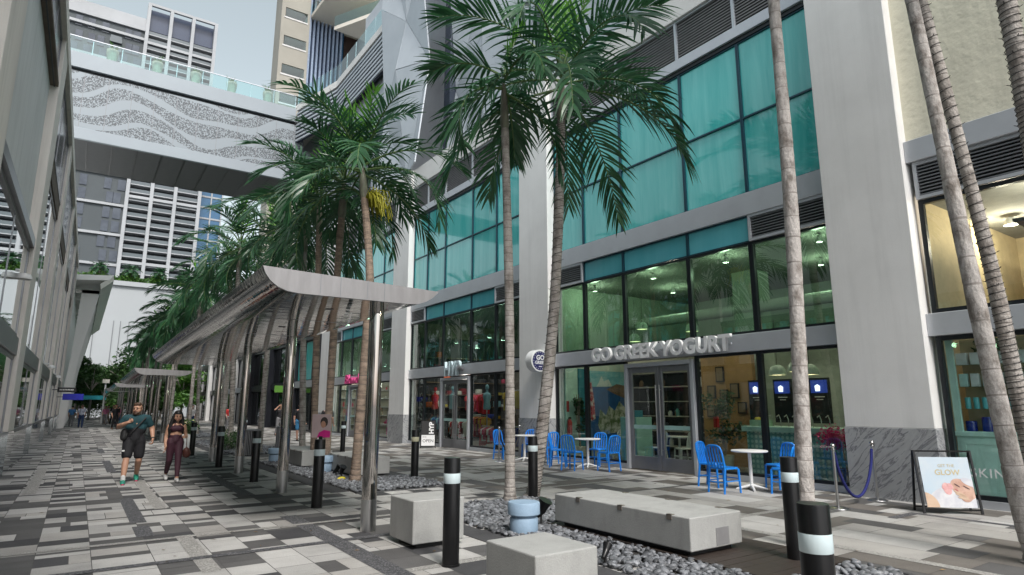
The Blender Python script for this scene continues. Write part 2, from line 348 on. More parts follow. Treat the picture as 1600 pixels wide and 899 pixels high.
# ================================================================== GROUND
g=MB(); g.add([(-700,-500,-.02),(900,-500,-.02),(900,1200,-.02),(-700,1200,-.02)],[(0,1,2,3)])
struct(g,'ground','asphalt')
g=MB(); g.add([(-1.75,-8,-.004),(12.6,-8,-.004),(12.6,104,-.004),(-1.75,104,-.004)],[(0,1,2,3)])
struct(g,'pavement_bed','grout')
BEDS=[(4.55,6.75,3.05,9.25),(4.45,6.5,11.55,19.2),(4.4,6.5,22.4,32.5),(4.4,6.5,36,46),(4.4,6.5,49,60)]
def paving():
    pm=['paver_light','paver_warm','paver_mid','paver_dark','paver_brown','aggregate_dark','aggregate_light']
    mb=MB(); r=random.Random(11); J=.004
    def q(x0,x1,y0,y1,m):
        for (a,b,c,d) in BEDS:
            if x0>=a-.02 and x1<=b+.02 and y0<d and y1>c:
                if y0<c-.05: q(x0,x1,y0,c,m)
                if y1>d+.05: q(x0,x1,d,y1,m)
                return
        mb.mi=m; z=r.uniform(-.0008,.0008)
        mb.add([(x0+J,y0+J,z),(x1-J,y0+J,z),(x1-J,y1-J,z),(x0+J,y1-J,z)],[(0,1,2,3)])
    # columns along the street, cut at the bed edges; cross bands of aggregate
    edges=[-1.75]; 
    while edges[-1]<12.55:
        x=edges[-1]; w=r.choice([.34,.4,.45,.5,.55]); nx=x+w
        for s in (4.45,6.62):
            if x<s-.02 and nx>s-.2: nx=s
        if abs(nx-x)<.2: nx=x+.3
        edges.append(min(nx,12.6))
        if nx>=12.5: break
    bands=[]; y=2.3
    while y<100:
        bands.append((y,r.choice([.07,.10,.10,.14]),r.choice([5,6,1,2]))); y+=r.choice([2.2,2.9,3.6,4.2])
    for i in range(len(edges)-1):
        x0,x1=edges[i],edges[i+1]
        y=-6.0+r.random()*.5; last=0; bi=0
        wide=x1-x0; right=x0>6.5
        strip=None
        if not right:
            if r.random()<.14: strip=True
        while y<98:
            while bi<len(bands) and bands[bi][0]+bands[bi][1]<y: bi+=1
            if bi<len(bands) and bands[bi][0]<=y+1e-6:
                q(x0,x1,y,bands[bi][0]+bands[bi][1],bands[bi][2]); y=bands[bi][0]+bands[bi][1]; bi+=1; continue
            far=1 if y<45 else 1.6
            L=r.choice([.18,.22,.3,.3,.45,.45,.6])*far if not right else r.choice([.22,.3,.45,.6,.9,1.2])*far
            y1=y+L
            if bi<len(bands) and y1>bands[bi][0]: y1=bands[bi][0]
            elif bi<len(bands) and bands[bi][0]-y1<.08: y1=bands[bi][0]
            if right: m=r.choices([0,1,2,4,3],[.28,.38,.11,.22,.01])[0] if last in(2,3,4) else r.choices([0,1,2,4],[.20,.26,.17,.37])[0]
            else:
                m=r.choices([0,1,2,3],[.66,.18,.12,.04])[0] if last in(2,3) else r.choices([0,1,2,3],[.40,.14,.31,.15])[0]
            if y1-y>1e-3:
                if not right and wide>.44 and r.random()<.35:
                    xm=x0+wide*r.choice([.4,.5,.6]); m2=r.choice([0,0,1,2,2,3]); q(x0,xm,y,y1,m); q(xm,x1,y,y1,m2)
                else: q(x0,x1,y,y1,m)
            last=m; y=y1
    # long inlaid strips: pale ones and dark aggregate ones, a hair above the pavers
    def strip(x0,x1,y0,y1,m,z=.004):
        mb.mi=m; mb.add([(x0,y0,z),(x1,y0,z),(x1,y1,z),(x0,y1,z)],[(0,1,2,3)])
    for y0,y1 in ((11.6,17.9),(21,24.5),(29,33),(7.0,9.1)): strip(1.18,1.36,y0,y1,6)
    for y0,y1 in ((14.8,20.8),(24,27),(33,36)): strip(-.66,-.45,y0,y1,6)
    for y0,y1 in ((10.4,13.2),(9.3,10.1),(18.5,22.5),(26,29)): strip(.78,.98,y0,y1,5)
    for y0,y1 in ((4.0,9.8),(12.4,17.0)): strip(2.62,2.86,y0,y1,5)
    for y0,y1 in ((2.0,7.6),(10.4,13.5),(16,21)): strip(7.35,7.5,y0,y1,6)
    strip(10.55,10.68,2.0,4.7,5); strip(9.9,10.545,4.56,4.7,5); strip(8.6,8.75,11,16,6)
    strip(-1.2,4.15,8.95,9.06,6,.0065); strip(3.0,11.9,10.15,10.26,6,.0065); strip(-1.2,4.15,7.62,7.76,5,.0065)
    struct(mb,'pavement',pm,fix=False)
paving()
# dark granite edging strips and slotted drains round the planting beds
e=MB()
for (a,b,c,d) in BEDS:
    e.box(a-.36,a-.02,c+.3,d-.3,-.02,.008)
    e.box(a-.02,b+.02,c-.10,c,-.02,.012); e.box(a-.02,b+.02,d,d+.10,-.02,.012); e.box(b,b+.06,c,d,-.02,.012)
struct(e,'pavement_edging',['paver_dark'])
for bi,(a,b,c,d) in enumerate(BEDS):
    s_=MB(); s_.add([(a,c,-.003),(b,c,-.003),(b,d,-.003),(a,d,-.003)],[(0,1,2,3)]); struct(s_,'planting_bed_ground','soil')
# pebbles
ico=bmesh.new(); bmesh.ops.create_icosphere(ico,subdivisions=2,radius=1); ico2=bmesh.new(); bmesh.ops.create_icosphere(ico2,subdivisions=1,radius=1)
def arr(b): b.verts.ensure_lookup_table(); return np.array([v.co[:] for v in b.verts]),np.array([[v.index for v in f.verts] for f in b.faces])
ICO=arr(ico); ICO1=arr(ico2)
def pebbles(a,b,c,d,n,s0,s1,ic,seed,avoid=(),deck=None):
    r=np.random.RandomState(seed); V,F=ic; vs=[];fs=[]; o=0
    for i in range(n):
        x=r.uniform(a+.02,b-.02); y=r.uniform(c+.02,d-.02)
        if any(q0<x<q1 and q2<y<q3 for q0,q1,q2,q3 in avoid): continue
        s=r.uniform(s0,s1); sc=np.array([s,s*r.uniform(.6,.9),s*r.uniform(.35,.6)])
        ang=r.uniform(0,6.28); tx,ty=r.normal(0,.35),r.normal(0,.35)
        M=np.array((Matrix.Rotation(ang,3,'Z')@Matrix.Rotation(tx,3,'X')@Matrix.Rotation(ty,3,'Y')))
        vs.append((V*sc)@M.T+np.array([x,y,.012+r.uniform(0,.028)])); fs.append(F+o); o+=len(V)
    v=np.concatenate(vs); f=np.concatenate(fs)
    me=bpy.data.meshes.new('pebbles'); me.from_pydata(v.tolist(),[],f.tolist()); me.polygons.foreach_set('use_smooth',[True]*len(me.polygons)); me.materials.append(MATS['pebble'])
    ob=bpy.data.objects.new('pebbles',me); COL.objects.link(ob); ob['kind']='stuff'; ob['label']='grey river pebbles filling a planting bed'
DECK=(5.42,6.75,3.6,6.98)
pebbles(*BEDS[0],3600,.032,.058,ICO,1,avoid=[DECK]); pebbles(*BEDS[1],4200,.034,.06,ICO1,2,avoid=[(5.2,6.5,13.6,16.2)]); pebbles(*BEDS[2],2600,.04,.07,ICO1,3); pebbles(*BEDS[3],1500,.05,.08,ICO1,4)
# dark timber platform under the long bench
dk=MB()
y=DECK[2]
while y<DECK[3]-.05:
    dk.box(DECK[0],DECK[1],y,min(y+.135,DECK[3]),-.02,.045+.002*math.sin(y*9)); y+=.142
dk.box(DECK[0]-.03,DECK[0],DECK[2],DECK[3],-.02,.05)
struct(dk,'timber_deck_floor','deck_wood')
dk=MB(); dk.box(5.2,6.5,13.6,16.2,-.02,.03); struct(dk,'bench_paving_pad','paver_dark')

# a scatter of dry leaflets blown over the paving
def litter():
    r=random.Random(77); mb=MB()
    for i in range(170):
        bx,by=r.choice([(4.5,8),(6.9,6),(4.4,13),(6.8,15),(9,9),(2.2,7),(6.9,10.5)]); x=bx+r.gauss(0,1.3); y=by+r.gauss(0,2.2); a=r.uniform(0,6.28); l=r.uniform(.05,.14); w=r.uniform(.006,.014)
        if x<-1 or x>11.8: continue
        d=Vector((math.cos(a),math.sin(a),0)); s=Vector((-d.y,d.x,0))*w; p0=Vector((x,y,.010)); mb.add([p0-d*l/2,p0+s+Vector((0,0,.006)),p0+d*l/2,p0-s+Vector((0,0,.002))],[(0,1,2,3)])
    mat('dry_leaf',(.22,.14,.06),.8,col2=(.12,.08,.04),scale=3,island=.4)
    o=mb.build('fallen_leaves','dry_leaf',fix=False); o['kind']='stuff'; o['label']='dry palm leaflets scattered on the paving'
litter()
# ================================================================== RIGHT BUILDING (shops)
XB=12.1
shops=thing('retail_building','long pale grey stucco shopping building with teal glass bands above its shops','building',(11.8,10,0))
def sp(mb,name,m,parent=shops,**k): return mb.build(name,m,parent,world=True,**k)
PIL=[(4.67,6.17),(15.08,16.65),(25.42,27.05),(35.85,37.4)]
for (a,b) in PIL:
    m=MB(); m.box(11.8,12.35,a,b,1.22,12.55); p=sp(m,'pilaster','stucco_grey',bevel=.012)
    m=MB(); m.box(11.785,12.33,a-.012,b+.012,-.02,1.22); m.build('stone_plinth','plinth_stone',p,world=True,bevel=.006)
def window(name,y0,y1,z0,z1,gm,fm='frame_black',x=XB,t=.045,d=.10,trans=(),parent=shops):
    f=MB()
    f.box(x-d/2,x+d/2,y0,y0+t,z0,z1); f.box(x-d/2,x+d/2,y1-t,y1,z0,z1)
    f.box(x-d/2+.002,x+d/2-.002,y0+t,y1-t,z0,z0+t); f.box(x-d/2+.002,x+d/2-.002,y0+t,y1-t,z1-t,z1)
    for z in trans: f.box(x-d/2+.002,x+d/2-.002,y0+t,y1-t,z-t*.6,z+t*.6)
    fo=f.build(name,fm,parent,world=True)
    g=MB(); g.box(x-.006,x+.006,y0+t*.5,y1-t*.5,z0+t*.5,z1-t*.5); g.build('pane',gm,fo,world=True)
    return fo
def louvre(y0,y1,z0,z1,x=XB-.02):
    f=MB(); t=.06
    f.box(x-.08,x+.08,y0,y0+t,z0,z1); f.box(x-.08,x+.08,y1-t,y1,z0,z1); f.box(x-.078,x+.08,y0+t,y1-t,z0,z0+t); f.box(x-.078,x+.08,y0+t,y1-t,z1-t,z1)
    fo=f.build('louvre_vent','alu',shops,world=True)
    s_=MB(); z=z0+t+.015
    while z<z1-t-.02:
        s_.box(x-.05,x+.02,y0+t,y1-t,z,z+.024); z+=.062
    s_.build('slats','alu_dark',fo,world=True)
    b=MB(); b.box(x+.06,x+.07,y0+t,y1-t,z0+t,z1-t); b.build('backing','louvre_dark',fo,world=True)
def door_pair(y0,y1,ztop,fm='alu_dark'):
    """framed pair of glazed leaves with tall pull handles"""
    x=XB-.03; f=MB(); t=.10
    f.box(x-.10,x+.10,y0,y0+t,0,ztop); f.box(x-.10,x+.10,y1-t,y1,0,ztop); f.box(x-.098,x+.098,y0+t,y1-t,ztop-.10,ztop)
    fo=sp(f,'door_frame','alu',bevel=.006)
    c=(y0+y1)/2
    for s,(a,b) in ((1,(y0+t+.008,c-.006)),(-1,(c+.006,y1-t-.008))):
        d=MB(); w=.11; zt=ztop-.11
        d.box(x-.03,x+.03,a,a+w,.02,zt); d.box(x-.03,x+.03,b-w,b,.02,zt); d.box(x-.029,x+.029,a+w,b-w,.02,.34); d.box(x-.029,x+.029,a+w,b-w,zt-.14,zt)
        do=sp(d,'door',fm,bevel=.004)
        g=MB(); g.box(x-.006,x+.006,a+w-.01,b-w+.01,.33,zt-.13); g.build('pane','shop_glass',do,world=True)
        k=MB(); k.box(x-.012,x+.010,a+w,b-w,1.02,1.12); k.build('midrail_band',col('mint_band',(.36,.58,.54),.5),do,world=True)
        yh=(b-w*.5) if s==1 else (a+w*.5); h=MB()
        h.tube([(x-.085,yh,.40),(x-.085,yh,2.12)],.014,10); h.tube([(x-.085,yh,.52),(x-.02,yh,.52)],.010,8); h.tube([(x-.085,yh,2.0),(x-.02,yh,2.0)],.010,8)
        h.build('handle','steel_brushed',do,world=True,smooth=True)
def bay(y0,y1,door=True,clear='shop_glass',lv=True,teal=True):
    L=y1-y0; ms=[y0]+[y0+L*k for k in (.208,.405,.657,.842)]+[y1]
    b=MB(); b.box(11.98,12.3,y0,y1,2.78,3.17); sp(b,'sign_band','alu',bevel=.008)
    b=MB(); b.box(11.98,12.3,y0,y1,5.84,6.36); sp(b,'spandrel_band','alu',bevel=.008)
    b=MB(); b.box(11.97,12.3,y0,y1,10.24,10.52); sp(b,'sill_band','alu',bevel=.008)
    b=MB(); b.box(12.04,12.3,y0,y1,10.14,10.24); sp(b,'shadow_gap','frame_black')
    for i in range(5):
        a,c=ms[i]+(.01 if i==0 else .004),ms[i+1]-(.01 if i==4 else .004)
        if door and i==2: door_pair(ms[2]-.02,ms[3]+.02,2.70)
        else:
            a2=a+(.03 if door and i==3 else 0); c2=c-(.03 if door and i==1 else 0)
            k=MB(); k.box(12.0,12.25,a2,c2,-.02,.12); sp(k,'base_curb','alu')
            window('shop_window',a2,c2,.12,2.775,clear,t=.06)
        window('upper_window',a,c,3.175,5.22,'upper_glass',t=.055)
        if i in(0,4) and lv: louvre(a,c,5.23,5.835)
        else:
            window('spandrel_panel',a,c,5.23,5.835,'spandrel_glass','frame_teal',t=.03)
        window('curtained_window',a,c,6.365,10.14,'teal_glass','frame_teal',t=.035,trans=(8.2,),x=XB+.02)
    # long ventilation louvre under the parapet
    f=MB(); f.box(12.02,12.2,y0,y1,11.60,11.65); fo=sp(f,'ventilation_strip','white_metal')
    for k in range(6):
        yy=ms[k]; f=MB(); f.box(12.02,12.10,max(y0,yy-.035),min(y1,yy+.035),10.52,11.60); f.build('post','white_metal',fo,world=True)
    s_=MB(); z=10.56
    while z<11.60: s_.box(12.07,12.12,y0,y1,z,z+.036); z+=.078
    s_.build('slats',col('slat_grey',(.16,.16,.165),.5),fo,world=True)
    bk=MB(); bk.box(12.17,12.19,y0,y1,10.52,11.65); bk.build('backing','louvre_dark',fo,world=True)
    return ms
MS1=bay(6.17,15.08); MS2=bay(16.65,25.42); MS3=bay(27.05,35.85)
for (a,b) in ((6.17,15.08),(16.65,25.42),(27.05,35.85)):
    m=MB(); m.box(11.95,12.35,a,b,11.65,12.55); sp(m,'parapet','stucco_white',bevel=.01)
# right-hand shop under the yellow stucco wall
A0,A1=-6.5,4.67
m=MB(); m.box(12.06,12.4,A0,A1,6.34,12.55); sp(m,'wall','stucco_yellow')
m=MB(); m.box(11.93,12.3,A0,A1,5.93,6.34); sp(m,'spandrel_band','alu',bevel=.008)
m=MB(); m.box(11.96,12.3,A0,A1,2.78,3.17); sp(m,'sign_band','alu',bevel=.008)
ys=[4.60,1.75,-1.1,-3.9,-6.4]
for i in range(4):
    a,c=ys[i+1]+.004,ys[i]-.004
    k=MB(); k.box(12.0,12.25,a,c,-.02,.12); sp(k,'base_curb','alu')
    window('shop_window',a,c,.12,2.775,'clear_glass',t=.075); window('upper_window',a,c,3.175,5.22,'clear_glass',t=.075)
    louvre(a,c,5.23,5.925)
# core, rooms
m=MB(); m.box(12.32,26,A0,37.4,5.42,12.3); sp(m,'upper_floors','stucco_white')
m=MB(); m.box(19.5,26,A0,37.4,-.02,5.42); sp(m,'back_wall',col('wall_beige',(.42,.40,.33),.85))
def room(y0,y1,cw,cf,cc,xb):
    w=MB(); w.box(xb,xb+.1,y0+.12,y1-.12,.02,5.3); sp(w,'interior_wall',cw)
    w=MB(); w.box(12.27,xb+.1,y0-.1,y0+.12,.02,5.3); sp(w,'interior_wall',cw)
    w=MB(); w.box(12.27,xb+.1,y1-.12,y1+.1,.02,5.3); sp(w,'interior_wall',cw)
    w=MB(); w.box(12.2,xb,y0+.12,y1-.12,-.02,.02); sp(w,'interior_floor',cf)
    w=MB(); w.box(12.25,xb,y0+.12,y1-.12,5.3,5.42); sp(w,'interior_ceiling',cc)
col('room_sage',(.50,.57,.50),.85); col('room_floor',(.20,.18,.16),.5); col('room_ceiling',(.30,.30,.28),.9); col('room_brown',(.14,.11,.085),.8); col('room_dark',(.035,.035,.04),.8)
col('room_warm',(.62,.50,.30),.85); col('room_beige',(.50,.46,.40),.85); col('mint_paint',(.33,.60,.53),.6); col('mint_pale',(.48,.70,.63),.6); col('teal_wall',(.02,.20,.27),.6)
room(6.1,15.1,'room_sage','room_floor','room_ceiling',18.2)
room(16.7,25.4,'room_brown','room_floor','room_dark',17.5)
room(27.1,35.8,'room_beige','room_floor','room_ceiling',17)
room(-6.4,4.75,'room_warm','room_floor','room_ceiling',17)
emit('lamp_warm',(1,.78,.5),4); emit('lamp_white',(1,.95,.86),5); emit('screen_blue',(.012,.03,.2),.35); emit('screen_white',(.8,.85,1),.7)
emit('lamp_dim',(1,.82,.6),1.6); emit('lamp_soft',(1,.72,.42),2)
# interior ceiling spotlights (small lit discs), one thing each
def spots(pts,group,lab,m='lamp_white',r=.10,watts=13):
    proto=None
    for i,(x,y,z) in enumerate(pts):
        if proto is None:
            proto=thing('ceiling_spotlight',lab,'spotlight',(x,y,z),group=group)
            h=MB(); h.lathe([(.03,.16),(r*.7,.12),(r,0.0)],14); h.build('housing','white_paint',proto,smooth=True)
            d=MB(); d.cyl(0,0,.004,.012,r*.85,14); d.build('lamp',m,proto)
            li=bpy.data.lights.new('lamp_glow','POINT'); li.energy=watts; li.shadow_soft_size=.12; li.color=(1,.86,.66) if m!='lamp_white' else (1,.94,.85)
            lo=bpy.data.objects.new('lamp_glow',li); COL.objects.link(lo); lo.parent=proto; lo.location=(0,0,-.16)
        else: dup(proto,(x,y,z))
spots([(12.9+1.5*(k%2),17.6+1.3*k,4.2+.1*(k%2)) for k in range(6)]+[(13.6,23.2,2.62),(14.8,24.2,4.2)],'track spotlights in the clothes shop','small lit spotlight under the dark ceiling of the clothes shop',r=.09)
spots([(12.9+.8*(k%2),28+1.1*k,3.6) for k in range(7)],'spotlights in the pink lettered salon','small lit spotlight inside the salon with pink lettering',r=.09)
spots([(12.9+2.2*(k%2),6.9+1.2*k,5.1) for k in range(7)],'ceiling spots in the yogurt shop','small lit ceiling spot inside the yogurt shop',m='lamp_dim',r=.07,watts=20)
spots([(12.85+1.9*(k%2),-2.2+1.25*k,5.1) for k in range(6)],'ceiling spots in the skin care shop','small lit ceiling spot inside the skin care shop',m='lamp_warm',r=.12,watts=34)

# ------------------------------------------------------------------ dark clad section further up the street
dark=thing('dark_clad_building','black panel clad shop building beyond the last pale pilaster','building',(11.8,55,0))
mat('dark_clad',(.012,.013,.018),.3,.1,scale=.5,col2=(.018,.02,.026)); mirror('dark_glass',(.055,.07,.085),.04,.05,.6)
m=MB(); m.box(12.4,26,37.42,96,-.02,12.2); m.build('wall','dark_clad',dark,world=True)
for (a,b) in ((37.42,38.3),(43.2,44.6),(49.5,50.4),(56,57),(62.5,63.5),(69,70),(76,77),(84,85)):
    m=MB(); m.box(11.72,12.4,a,b,-.02,12.2); m.build('pilaster','dark_clad' if a<60 else 'stucco_white',dark,world=True)
pr=[38.3,43.2,44.6,49.5,50.4,56,57,62.5,63.5,69,70,76,77,84]
for i in range(0,len(pr),2):
    a,b=pr[i],pr[i+1]; n=3; w=(b-a)/n
    m=MB(); m.box(11.95,12.4,a,b,2.78,3.2); m.build('sign_band','alu' if i in(0,6,8) else 'dark_clad',dark,world=True)
    for k in range(n):
        window('shop_window',a+k*w+.01,a+(k+1)*w-.01,.05,2.77,'dark_glass',parent=dark,x=12.15,t=.07)
        window('upper_window',a+k*w+.01,a+(k+1)*w-.01,3.2,5.8,'dark_glass' if i not in(0,) else 'teal_glass',parent=dark,x=12.15,t=.07)
    m=MB(); m.box(11.95,12.4,a,b,5.8,6.3); m.build('spandrel_band','dark_clad',dark,world=True)
    for k in range(n): window('curtained_window',a+k*w+.01,a+(k+1)*w-.01,6.3,10.0,'teal_glass','frame_teal',parent=dark,x=12.2,t=.05)
    m=MB(); m.box(11.98,12.4,a,b,10.0,12.2); m.build('parapet','stucco_white',dark,world=True)

# ------------------------------------------------------------------ upper garage block: folded metal cladding, louvred band, glass rail
garage=thing('parking_garage','upper garage block wrapped in folded pale metal panels with dark louvred bands','building',(13,25,12.5))
def gp(mb,name,m,**k): return mb.build(name,m,garage,world=True,**k)
m=MB(); m.box(13.4,26,-12,36.9,12.3,27.5); gp(m,'wall','alu')
def folded(y0,y1,z0,z1,ny,nz,seed,x0=12.75,dep=.75):
    r=random.Random(seed); P={}
    for i in range(ny+1):
        for j in range(nz+1):
            yy=y0+(y1-y0)*i/ny; zz=z0+(z1-z0)*j/nz
            if 0<j<nz: zz+=r.uniform(-.25,.25)*(z1-z0)/nz
            if 0<i<ny: yy+=r.uniform(-.2,.2)*(y1-y0)/ny
            P[i,j]=(x0+dep*((i+j)%2)*r.uniform(.5,1),yy,zz)
    for i in range(ny):
        for j in range(nz):
            a,b,c,d=P[i,j],P[i+1,j],P[i+1,j+1],P[i,j+1]
            q=MB()
            def slab(t):
                n=(Vector(t[1])-Vector(t[0])).cross(Vector(t[2])-Vector(t[0])).normalized()
                if n.x>0: n=-n
                cn=sum((Vector(p) for p in t),Vector())/3
                t=[cn+(Vector(p)-cn)*.985 for p in t]
                q.add([p for p in t]+[Vector(p)-n*.06 for p in t],[(0,1,2),(5,4,3),(0,3,4,1),(1,4,5,2),(2,5,3,0)])
            if (i+j)%2: slab((a,b,c)); slab((a,c,d))
            else: slab((a,b,d)); slab((b,c,d))
            gp(q,'cladding_panel','white_metal')
folded(24.6,29.45,12.6,27,2,3,5,x0=11.55,dep=.7); folded(17.2,24.0,12.5,27,2,3,9); folded(8.6,16.6,12.5,27,2,3,3); folded(-1,8,12.5,27,2,3,4)
for y in (8.3,16.9,24.3):
    q=MB(); q.box(13.0,13.4,y-.28,y+.28,12.5,27); 
    gp(q,'window_strip','tower_glass')
    q=MB()
    for z in range(13,27,2): q.box(12.97,13.0,y-.28,y+.28,z,z+.08)
    gp(q,'window_bar','alu_dark')
# louvred band with a kink, glass rail above, white wall with windows below
path=[(11.8,29.5),(11.8,37.2),(10.6,42.1)]
def ribbon(x_off,z0,z1,th,name,m,parent=garage):
    q=MB()
    ps=[(p[0]+x_off,p[1]) for p in path]
    poly=ps+[(p[0]+th,p[1]) for p in reversed(ps)]
    q.prism(poly,'z',z0,z1); return q.build(name,m,parent,world=True)
col('navy_back',(.012,.016,.04),.6)
ribbon(.12,19.75,22.1,.1,'louvre_backing','navy_back')
for k in range(8): ribbon(0,19.8+.29*k,19.8+.29*k+.13,.11,'louvre_blade','white_metal')
ribbon(-.05,22.1,22.55,.4,'edge_beam','stucco_white'); ribbon(.02,22.55,23.7,.03,'balustrade','rail_glass')
q=MB()
for i in range(2):
    a,b=path[i],path[i+1]; n=5
    for k in range(n+1): x=a[0]+(b[0]-a[0])*k/n+.06; yy=a[1]+(b[1]-a[1])*k/n; q.box(x-.02,x+.02,yy-.02,yy+.02,22.55,23.75)
gp(q,'rail_posts','alu')
m=MB(); m.prism([(11.95,29.5),(11.95,37.2),(10.75,42.1),(10.75,47),(26,47),(26,29.5)],'z',21.2,22.09); gp(m,'terrace_slab','stucco_white')
m=MB(); m.box(12.3,26,29.45,47,12.25,21.2); gp(m,'wall','white_metal')
for k in range(5):
    for j in range(2):
        q=MB(); y=30.2+1.6*k; q.box(12.24,12.3,y,y+1.0,13.2+3*j,15.6+3*j); gp(q,'window','tower_glass')
# ================================================================== LEFT BUILDING (turned half a degree)
LA=math.atan(.0085)
def LX(y): return -1.42+.0085*y
left=thing('left_building','tall beige stucco building with mirror glass bays along the left of the walk','building',(-1.42,0,0),-LA)
# local frame: x = out from the facade (towards street), y = along the street
def lp(mb,name,m,parent=left,**k): return mb.build(name,m,parent,**k)
LP=[(10.2,11.6),(18.9,20.35),(27.0,28.3),(35.6,36.9),(44.2,45.5),(51.5,52.6)]
for (a,b) in [(-6,-4.6),(1.9,3.2)]+LP:
    m=MB(); m.box(-.32,0,a,b,1.0,11.5); p=lp(m,'pier','stucco_warm',bevel=.01)
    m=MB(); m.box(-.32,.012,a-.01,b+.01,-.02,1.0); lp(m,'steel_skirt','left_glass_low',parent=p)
m=MB(); m.box(-9,-.55,-6,52.6,-.02,11.45); lp(m,'wall','stucco_side')
m=MB(); m.box(-.55,-.20,-6,18.9,5.62,9.75); lp(m,'recessed_panel','stucco_side')
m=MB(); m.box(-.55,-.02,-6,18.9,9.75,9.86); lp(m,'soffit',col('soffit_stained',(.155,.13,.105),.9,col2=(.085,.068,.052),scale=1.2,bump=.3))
m=MB(); m.box(-.12,-.09,-6,18.9,9.735,9.75); lp(m,'soffit_joint','frame_black')
m=MB(); m.box(-.55,.03,-6,52.6,11.1,11.5); lp(m,'parapet','stucco_warm')
def lwin(name,y0,y1,z0,z1,ny,nz,gm,x=-.12,t=.09):
    f=MB(); f.box(x-.06,x+.02,y0,y0+t,z0,z1); f.box(x-.06,x+.02,y1-t,y1,z0,z1); f.box(x-.058,x+.018,y0+t,y1-t,z0,z0+t); f.box(x-.058,x+.018,y0+t,y1-t,z1-t,z1)
    for i in range(1,ny): y=y0+(y1-y0)*i/ny; f.box(x-.05,x+.012,y-.03,y+.03,z0+t,z1-t)
    for i in range(1,nz): z=z0+(z1-z0)*i/nz; f.box(x-.049,x+.011,y0+t,y1-t,z-.03,z+.03)
    fo=lp(f,name,'alu_dark')
    g=MB(); g.box(x-.012,x,y0+t*.5,y1-t*.5,z0+t*.5,z1-t*.5); lp(g,'pane',gm,parent=fo); return fo
allp=[(-6,-4.6),(1.9,3.2)]+LP
for i in range(len(allp)-1):
    a,b=allp[i][1],allp[i+1][0]
    m=MB(); m.box(-.5,-.05,a,b,2.78,3.2); lp(m,'beam','alu_dark',bevel=.01)
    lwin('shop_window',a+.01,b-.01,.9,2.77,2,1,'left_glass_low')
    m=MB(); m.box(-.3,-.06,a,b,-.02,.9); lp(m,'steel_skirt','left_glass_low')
    if b<19.5:
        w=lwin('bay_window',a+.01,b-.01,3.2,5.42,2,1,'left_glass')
        m=MB(); m.box(-.2,-.02,a,b,5.42,5.64); lp(m,'window_head','alu_dark')
        lwin('clerestory_window',a+.01,b-.01,9.87,11.09,4,1,'tower_glass',x=-.1)
    else:
        lwin('bay_window',a+.01,b-.01,3.2,8.2,2,1,'left_glass',x=-.16)
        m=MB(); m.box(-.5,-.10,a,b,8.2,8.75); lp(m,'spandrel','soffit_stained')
        lwin('clerestory_window',a+.01,b-.01,8.76,11.09,3,1,'tower_glass',x=-.1)
# wall mounted floodlights on the left building
for k,(y,z) in enumerate(((17.2,4.3),(34.6,3.2),(43.4,3.1))):
    x=LX(y); t=thing('wall_floodlight',['white wall floodlight on an arm over the nearest mirror window','small white wall lamp on a pier further along the left building','farthest small white wall lamp on the left building'][k],'wall lamp',(x-.2,y,z),group='wall lamps of the left building')
    m=MB(); m.tube([(-.1,0,.25),(.12,0,.25)],.035,8); m.build('arm','white_paint',t,smooth=True)
    m=MB(); m.lathe([(.02,.2),(.13,.17),(.16,.10),(.16,.06)],16,(.2,0,0)); m.build('head','white_paint',t,smooth=True)
# projecting blade signs
def blade(y,z0,z1,x0,x1,c,lab,post=False):
    t=thing('blade_sign',lab,'sign',(LX(y),y,z0))
    m=MB(); m.box(x0,x1,-.05,.05,0,z1-z0); m.build('panel',c,t,bevel=.008)
    m=MB(); m.tube([(-.1,0,(z1-z0)*.5),(x0+.01,0,(z1-z0)*.5)],.025,8); m.build('bracket','frame_black',t)
    return t
t=blade(41.5,2.33,2.58,.12,.95,'black_matte','black projecting sign with a small white line of letters on the left building')
m=MB(); 
for k in range(9): m.box(.22+.07*k,.22+.07*k+.045,-.058,-.052,.09,.16)
m.build('lettering','white_paint',t)
blade(49,1.97,2.36,.2,1.3,col('sign_blue',(.02,.03,.45),.4),'plain deep blue projecting sign behind the black one')
# winged roof at the end of the left building
wing=thing('winged_roof_pavilion','white pavilion with an upswept angular roof and slatted soffit beyond the left building','building',(-1.5,72,0))
def wp(mb,name,m): return mb.build(name,m,wing,world=True)
m=MB(); m.prism([(-6,10.2),(1.0,10.75),(1.25,11.15),(-6,10.6)],'y',54,91); wp(m,'roof','wing_white')
m=MB(); m.prism([(1.25,11.15),(1.28,10.75),(.55,10.05),(.48,10.45)],'y',54.05,90.9); wp(m,'fascia',col('fascia_cream',(.72,.73,.66),.7))
m=MB()
for k in range(9): m.box(-6,.5,56+4*k,56.3+4*k,9.95,10.2)
wp(m,'soffit_slats','wing_white')
for k in range(5):
    y=56+8*k; m=MB(); m.prism([(-1.2,0),(-.62,0),(-.25,5),(.55,10.2),(-.6,10.2),(-.75,5)],'y',y,y+.5); wp(m,'fin_column','wing_white')
m=MB(); m.box(-6,-1.0,54,91,-.02,10.15); wp(m,'wall','wing_white')

